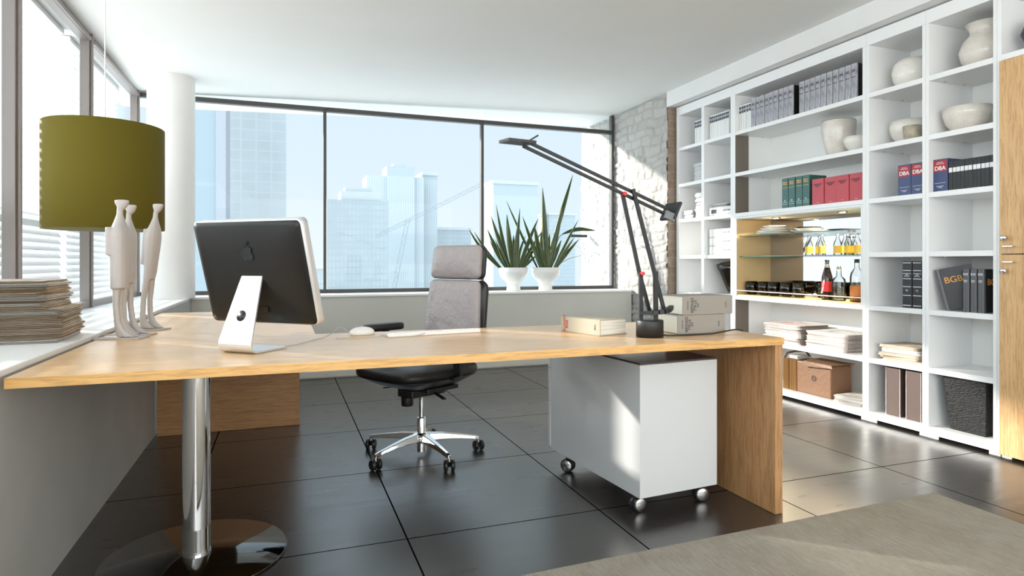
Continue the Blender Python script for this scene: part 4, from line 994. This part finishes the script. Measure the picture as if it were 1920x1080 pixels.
# ---------------------------------------------------------------- newspaper stack on the left sill
z_ = .759
for i in range(22):
    t = random.choice([.0085, .0095, .0105]); low = i < 12
    m = random.choice([NP[0], NP[0], NP[2], NP[1]]) if i % 5 else NP[1]
    paper(.44, .36, t, m, (-1.022+(.01 if low else -.035)+random.uniform(-.012, .012), 2.935+random.uniform(-.012, .012)+(.012 if i > 12 else 0), z_), R(4)+R(random.uniform(-2.5, 2.5))+(R(-3) if not low else 0),
          'beige folded newspaper in the sill stack, %s' % (ORD[i+1]+' from the bottom' if i < 21 else 'topmost'), 'folded newspapers on the left window sill', seed=i)
    z_ += t+.0007

# ---------------------------------------------------------------- sculptures
def figure(label, loc, rz, h, kind):
    """slender standing figure on a plate; faces +x locally"""
    t_ = thing('figure_sculpture', label, 'sculpture', loc, rz)
    def ring(cx, cy, z, rx, ry, n=14): return [(cx+rx*math.cos(2*PI*k/n), cy+ry*math.sin(2*PI*k/n), z*h) for k in range(n)]
    mb = MB()
    ln = .055 if kind == 2 else .0
    tor = [(.40, .018, .026), (.46, .022, .033), (.55, .024, .036), (.66, .027, .040), (.74, .027, .042), (.80, .022, .036), (.85, .015, .020), (.89, .010, .010), (.925, .0095, .0095), (.945, .014, .013), (.975, .021, .016), (.995, .022, .017), (1.0, .014, .010)]
    mb.loft([ring(.006-ln*(1-z)+(.008 if z > .93 else 0), 0, z, a*(1.15 if kind else 1.3), b*(1.0 if kind else 1.12)) for z, a, b in tor])
    for s_ in (-1, 1):
        st_ = s_*(.012 if kind else .014)
        leg = [(.012, .038, .0135, .030), (.035, .026, .013, .022), (.07, .012, .0125, .018), (.13, .003, .0115, .013), (.24, -.002, .013, .0125), (.34, .0, .016, .015), (.46, .002, .018, .018)]
        mb.loft([[(cx-ln*(1-z)*(.95)+a2*math.cos(2*PI*k/12)*(1.25 if z < .05 else 1)+(.012*s_ if kind else 0)*(1-z*2), st_*1.25+b2*.8*math.sin(2*PI*k/12), z*h) for k in range(12)] for z, cx, b2, a2 in leg])
    if kind == 0:   # long coat with a square hem and a sleeve
        mb.loft([ring(.004, .0, z, a, b) for z, a, b in ((.36, .033, .040), (.45, .035, .041), (.60, .036, .044), (.72, .032, .044))])
        mb.loft([ring(-.022, -.036, z, .012, .010) for z in (.60, .68, .76, .80)])
    elif kind == 1:
        mb.loft([ring(.010, .030, z, .010, .010) for z in (.52, .62, .72, .78)])
    else:
        mb.loft([ring(-.02-ln*(1-z), .024, z, .009, .010) for z in (.52, .62, .72, .80)])
        mb.loft([ring(-.02-ln*(1-z), -.024, z, .009, .010) for z in (.52, .62, .72, .80)])
    b = obj('body', mb, M['sculpt'], t_)
    rm = b.modifiers.new('remesh', 'REMESH'); rm.mode = 'VOXEL'; rm.voxel_size = .0035; rm.use_smooth_shade = True
    s2 = b.modifiers.new('smooth', 'SMOOTH'); s2.iterations = 4; s2.factor = .5
    obj('base_plate', MB().prism([(-.075-ln, -.045), (.10-ln, -.045), (.105-ln, .045), (-.065-ln, .045)], 0.0, .006), M['sculpt'], t_, .001)
    return t_
figure('tall pale metal figure in a square coat, leftmost of three', (-.640, 3.002, DT+.0006), R(-12), .575, 0)
figure('pale metal figure standing close behind the leftmost figure', (-.632, 3.122, DT+.0006), R(-18), .565, 1)
figure('slim pale metal figure leaning back, rightmost of the three', (-.560, 3.33, DT+.0006), R(-22), .59, 2)

# ---------------------------------------------------------------- pendant
PX, PY = -.852, 3.72
pl = thing('pendant_lamp', 'olive green drum pendant lamp hanging from a thin cable', 'lamp', (PX, PY, 1.222))
obj('shade', MB().lathe([(.266, 0), (.268, .002), (.268, .523), (.266, .525)], 96), M['shade'], pl)
obj('shade_lining', MB().lathe([(.2655, .001), (.262, .001), (.262, .524), (.2655, .524)], 96), M['shadein'], pl)['label'] = 'white shade lining'
obj('diffuser', MB().lathe([(0, .008), (.2615, .008), (.2615, .012), (0, .012)], 64), M['shadein'], pl)
sp2 = MB()
for q in range(3):
    a = 2*PI*q/3; sp2.tube([(0, 0, .43), (.261*math.cos(a), .261*math.sin(a), .51)], .003, 6)
obj('spider', sp2, M['steel'], pl)
obj('cable', MB().tube([(0, 0, .42), (0, 0, ceil_z(PX)-1.222-.022)], .0028, 8), pmat('cable_white', (.75, .75, .74), .4), pl)
obj('canopy', MB().lathe([(.03, -.02), (.045, -.001), (0, -.001)], 24, 0, Matrix.Translation((0, 0, ceil_z(PX)-1.222-.0015))), M['white'], pl)

# ---------------------------------------------------------------- snake plants
def snake(label, x, y, leaves, rz=0, seed=1):
    rnd = random.Random(seed)
    t_ = thing('snake_plant', label, 'potted plant', (x, y, .7586), rz)
    obj('pot', MB().lathe([(0, .0), (.072, 0), (.075, .004), (.070, .05), (.072, .085), (.088, .10), (.130, .14), (.150, .19), (.153, .245), (.146, .245), (.140, .20), (.0, .195)], 56), M['ceramic'], t_)
    obj('soil', MB().lathe([(0, .212), (.1415, .212), (.1415, .214), (0, .214)], 40), M['soil'], t_)
    for (bx, by, dx, dy, L, w, cur, tw) in leaves:
        mb = MB(); n = 16; T_ = []; vs = []
        p = Vector((bx, by, .205)); dirv = Vector((dx, dy, 1)).normalized(); side = Vector((math.cos(tw), math.sin(tw), 0))
        for i in range(n+1):
            f = i/n; ww = w*(.55+.9*f if f < .4 else .91*(1-((f-.4)/.6)**2.2)+.0)*.5+.0008
            s = (side-dirv*side.dot(dirv)).normalized(); nr_ = dirv.cross(s).normalized()
            for k, u in enumerate((-1, -.78, -.4, 0, .4, .78, 1)):
                vs.append(p+s*ww*u+nr_*(abs(u)**1.5*ww*.35)); T_.append(abs(u)*.98 if k in (0, 6) else (.60 if k in (1, 5) else .15+.35*((i*7+seed) % 3 == 0)))
            p = p+dirv*(L/n); g_ = Vector((dx, dy, 0)); dirv = (dirv+Vector((g_.x*cur/n, g_.y*cur/n, -abs(cur)*.55/n*max(0, f-.2)))).normalized()
            tw2 = tw+f*.5*((seed % 2)*2-1); side = Vector((math.cos(tw2), math.sin(tw2), 0))
        fs = [(i*7+k, i*7+k+1, (i+1)*7+k+1, (i+1)*7+k) for i in range(n) for k in range(6)]
        mb.add(vs, fs, True); mb.t = T_
        o = obj('leaf', mb, M['leaf'], t_); so = o.modifiers.new('thick', 'SOLIDIFY'); so.thickness = .0025; so.offset = 0
    return t_
rn = random.Random(3)
def fan(specs):
    out = []
    for (lean, L, w) in specs:     # lean: sideways (image right positive)
        dy = rn.uniform(-.12, .12); a = rn.uniform(-.35, .35)
        out.append((max(-.09, min(.09, lean*.12+rn.uniform(-.02, .02))), rn.uniform(-.06, .06), lean, dy, L, w, lean*.35, a))
    return out
L1 = fan([(-1.35, .60, .045), (-1.0, .52, .03), (-.62, .50, .05), (-.38, .62, .055), (-.22, .72, .055), (-.10, .60, .06), (.05, .52, .06), (.15, .45, .06), (.30, .40, .05), (.42, .62, .045), (.62, .35, .04), (.9, .28, .03),
          (-.28, .42, .06), (-.5, .36, .05), (.22, .32, .06), (0, .38, .06), (.55, .50, .035), (-.15, .50, .05), (-.75, .40, .035), (.08, .66, .04)])
snake('snake plant in a white footed pot, left of the pair', 2.262, 6.14, L1, 0, 5)
L2 = fan([(.32, 1.13, .062), (-.08, .88, .06), (.18, .70, .06), (-.02, .62, .055), (.05, .55, .06), (-.20, .50, .06), (.28, .50, .06), (-.45, .62, .04), (-.55, .82, .028), (.55, .42, .035), (.75, .46, .04), (-.35, .36, .05),
          (.12, .40, .06), (-.10, .42, .06), (.38, .36, .05), (.0, .75, .045), (.48, .62, .03), (-.30, .44, .05)])
L2.append((.08, .02, 1.0, -.1, .38, .018, 1.2, .9))
pb = snake('snake plant in a white footed pot, right of the pair', 2.622, 6.13, L2, 0, 4)
# the long leaf that bends out level to the right
mb = MB(); vs = []; T_ = []; n = 14
for i in range(n+1):
    f = i/n; cx = .20+f*.40; cz = .60+.075*math.sin(min(1, f*1.6)*PI/2)-.03*f; ww = .030*math.sin(PI*min(1, .08+f*.92))**.8
    for k, u in enumerate((-1, -.78, -.4, 0, .4, .78, 1)):
        vs.append((cx, u*ww*.45, cz+u*ww*.75+abs(u)*.002)); T_.append((.98, .60, .25, .15, .25, .60, .98)[k])
mb.add(vs, [(i*7+k, i*7+k+1, (i+1)*7+k+1, (i+1)*7+k) for i in range(n) for k in range(6)], True)
mb.tube([(.06, 0, .2), (.10, 0, .42), (.16, 0, .57), (.205, 0, .605)], .004, 6); T_ += [.3]*(len(mb.v)-len(T_)); mb.t = T_
lo = obj('leaf', mb, M['leaf'], pb)

# ---------------------------------------------------------------- office chair
ch = thing('office_chair', 'high-back office chair in dark leather with polished five-star base', 'office chair', (.715, 3.40, 0), R(-60))
cs = obj('star_base', MB().lathe([(.045, .075), (.05, .085), (.048, .118), (.03, .125)], 32), M['chrome'], ch); cs['label'] = 'polished five-star base'
for q, deg in enumerate((212, 284, 356, 68, 140)):
    a = R(deg+60); dx, dy = math.cos(a), math.sin(a); sd = Vector((-dy, dx, 0)); rings = []
    for r_, zt_, zb_, hw in ((.035, .122, .082, .024), (.12, .116, .082, .020), (.22, .100, .076, .016), (.300, .086, .066, .013), (.325, .080, .060, .011)):
        c = Vector((dx*r_, dy*r_, 0)); rings.append([c-sd*hw+Vector((0, 0, zb_)), c+sd*hw+Vector((0, 0, zb_)), c+sd*hw*.75+Vector((0, 0, zt_)), c-sd*hw*.75+Vector((0, 0, zt_))])
    am = MB().loft(rings); am.sm = [False]*len(am.f); arm = obj('base_arm', am, M['chrome'], cs, .003)
    x, y = dx*.320, dy*.320
    c = obj('caster', MB().lathe([(.009, .045), (.009, .066)], 12, 0, Matrix.Translation((x, y, 0))), M['steel'], ch)
    mt = Matrix.Translation((x, y, .0285)) @ Matrix.Rotation(R(60+[20, -8, 10, 30, -20][q]), 4, 'Z') @ Matrix.Rotation(R(90), 4, 'Y')
    for s_ in (-1, 1): obj('wheel', MB().lathe([(.010, s_*.010), (.027, s_*.010), (.0275, s_*.014), (.0275, s_*.024), (.022, s_*.028), (0, s_*.028)][::s_], 24, 0, mt), M['black'], c)
    obj('housing', MB().box(-.008, .008, -.012, .012, -.006, .02, 0, Matrix.Translation((x, y, .0285))), M['black'], c)
obj('column_cover', MB().lathe([(.024, .022), (.024, .205), (.022, .208), (0, .208)], 32), M['chrome'], ch)
obj('gas_lift', MB().lathe([(.0135, .2085), (.0135, .335)], 24), M['chrome'], ch)
mc = MB().prism([(-.06, -.12), (.06, -.12), (.075, .10), (.04, .16), (-.04, .16), (-.075, .10)], .335, .372).prism([(-.16, -.10), (.16, -.10), (.17, .12), (-.17, .12)], .3725, .392)
obj('mechanism', mc, M['black'], ch, .008)
obj('tension_knob', MB().lathe([(.030, -.045), (.033, -.04), (.033, 0)], 24, 0, Matrix.Translation((0, -.10, .333))), M['black'], ch)
obj('lever', MB().bar((.10, -.03, .375), (.245, -.06, .350), .022, .008), M['black'], ch, .003); obj('lever', MB().bar((-.10, -.05, .375), (-.225, -.08, .352), .016, .008), M['black'], ch, .003)
stp = [(-.24, -.27), (-.14, -.31), (.14, -.31), (.24, -.27), (.265, -.05), (.25, .20), (.16, .245), (-.16, .245), (-.25, .20), (-.265, -.05)]
se = MB().loft([[(x*s_, y*s_, z) for x, y in smooth_poly(stp, 2)] for s_, z in ((.55, .3925), (.70, .405), (.97, .447), (.985, .452), (.9, .4525))]); obj('seat_shell', se, M['black'], ch)
s3 = MB().loft([[(x*s_, y*s_, z) for x, y in smooth_poly(stp, 2)] for s_, z in ((.93, .453), (.99, .457), (1.0, .475), (.985, .495), (.93, .505), (.6, .508))])
obj('seat', s3, M['leatherdark'], ch)
def cushion(w, h, t, wt=None, n=10, puff=.012):
    """front face towards -y, origin bottom centre of the back face"""
    wt = wt or w; mb = MB(); rings = []
    prof = [(.90, -.012, 0), (.97, -.004, .25), (1.0, 0, .5), (.97, -.004, .78), (.88, -.014, .96), (.55, -.06, 1.0+puff/t)]
    for sc, ins, f in prof:
        r = .03; pts = []
        for (sx_, sz_, a0) in ((1, 1, 0), (-1, 1, 90), (-1, -1, 180), (1, -1, 270)):
            for i in range(6):
                a = R(a0+90*i/5); zz_ = h/2+sz_*(h/2-r+ins)+r*math.cos(a-R(90) if 1 else a)*0+r*math.sin(a)
                wz = w+(wt-w)*(zz_/h); xx_ = sx_*(wz/2-r+ins)+r*math.cos(a); pts.append((xx_, -t*f, zz_))
        rings.append(pts)
    return mb.loft(rings)
BM = Matrix.Translation((0, .235, .50)) @ Matrix.Rotation(R(-6), 4, 'X')
def place(mb, m): mb.v = [tuple(m @ Vector(v)) for v in mb.v]; return mb
lowb = obj('backrest', place(cushion(.46, .455, .045, .40), BM), M['leather'], ch)
obj('backrest_shell', place(MB().loft([[(x*a, y, z*b+ (1-b)*.23) for x, y, z in rrect(.455, .455, .04, y0)] for a, b, y0 in ((.99, .99, .001), (1, 1, .012), (.97, .97, .030), (.8, .9, .036))]), BM), M['leatherdark'], ch)
HM = BM @ Matrix.Translation((0, 0, .462))
obj('headrest', place(cushion(.40, .195, .045, .385), HM), M['leather'], ch)
obj('headrest_shell', place(MB().loft([[(x*a, y, z*b+(1-b)*.1) for x, y, z in rrect(.395, .195, .035, y0)] for a, b, y0 in ((.99, .99, .001), (1, 1, .012), (.97, .97, .028), (.8, .8, .033))]), HM), M['leatherdark'], ch)
obj('back_spine', MB().bar((0, .16, .40), (0, .295, .46), .08, .02).bar((0, .292, .45), (0, .30, .80), .08, .02), M['black'], ch, .006)
for s_ in (-1, 1):
    ar = obj('armrest', MB().loft([[(s_*.285+x*sc, y*sc2, z) for x, y in smooth_poly([(-.045, -.17), (.045, -.17), (.05, 0), (.045, .10), (-.045, .10), (-.05, 0)], 2)] for sc, sc2, z in ((.85, .95, .668), (1, 1, .676), (1, 1, .694), (.9, .96, .704), (.5, .8, .707))]), M['leatherdark'], ch)
    obj('armrest_post', MB().bar((s_*.285, -.02, .668), (s_*.285, .0, .465), .05, .02).bar((s_*.285, .0, .455), (s_*.20, 0, .440), .05, .014), M['black'], ch, .004)

# ---------------------------------------------------------------- rug
rg = obj('rug', MB().box(-.2, 2.775, -.9, 2.015, .0008, .0125), M['rug'], bevel=.003); rg.rotation_euler[2] = 0
for v in rg.data.vertices: v.co.y += (v.co.x-2.775)*.030
tag(rg, 'pale greyish woven rug in the lower right foreground', 'rug')
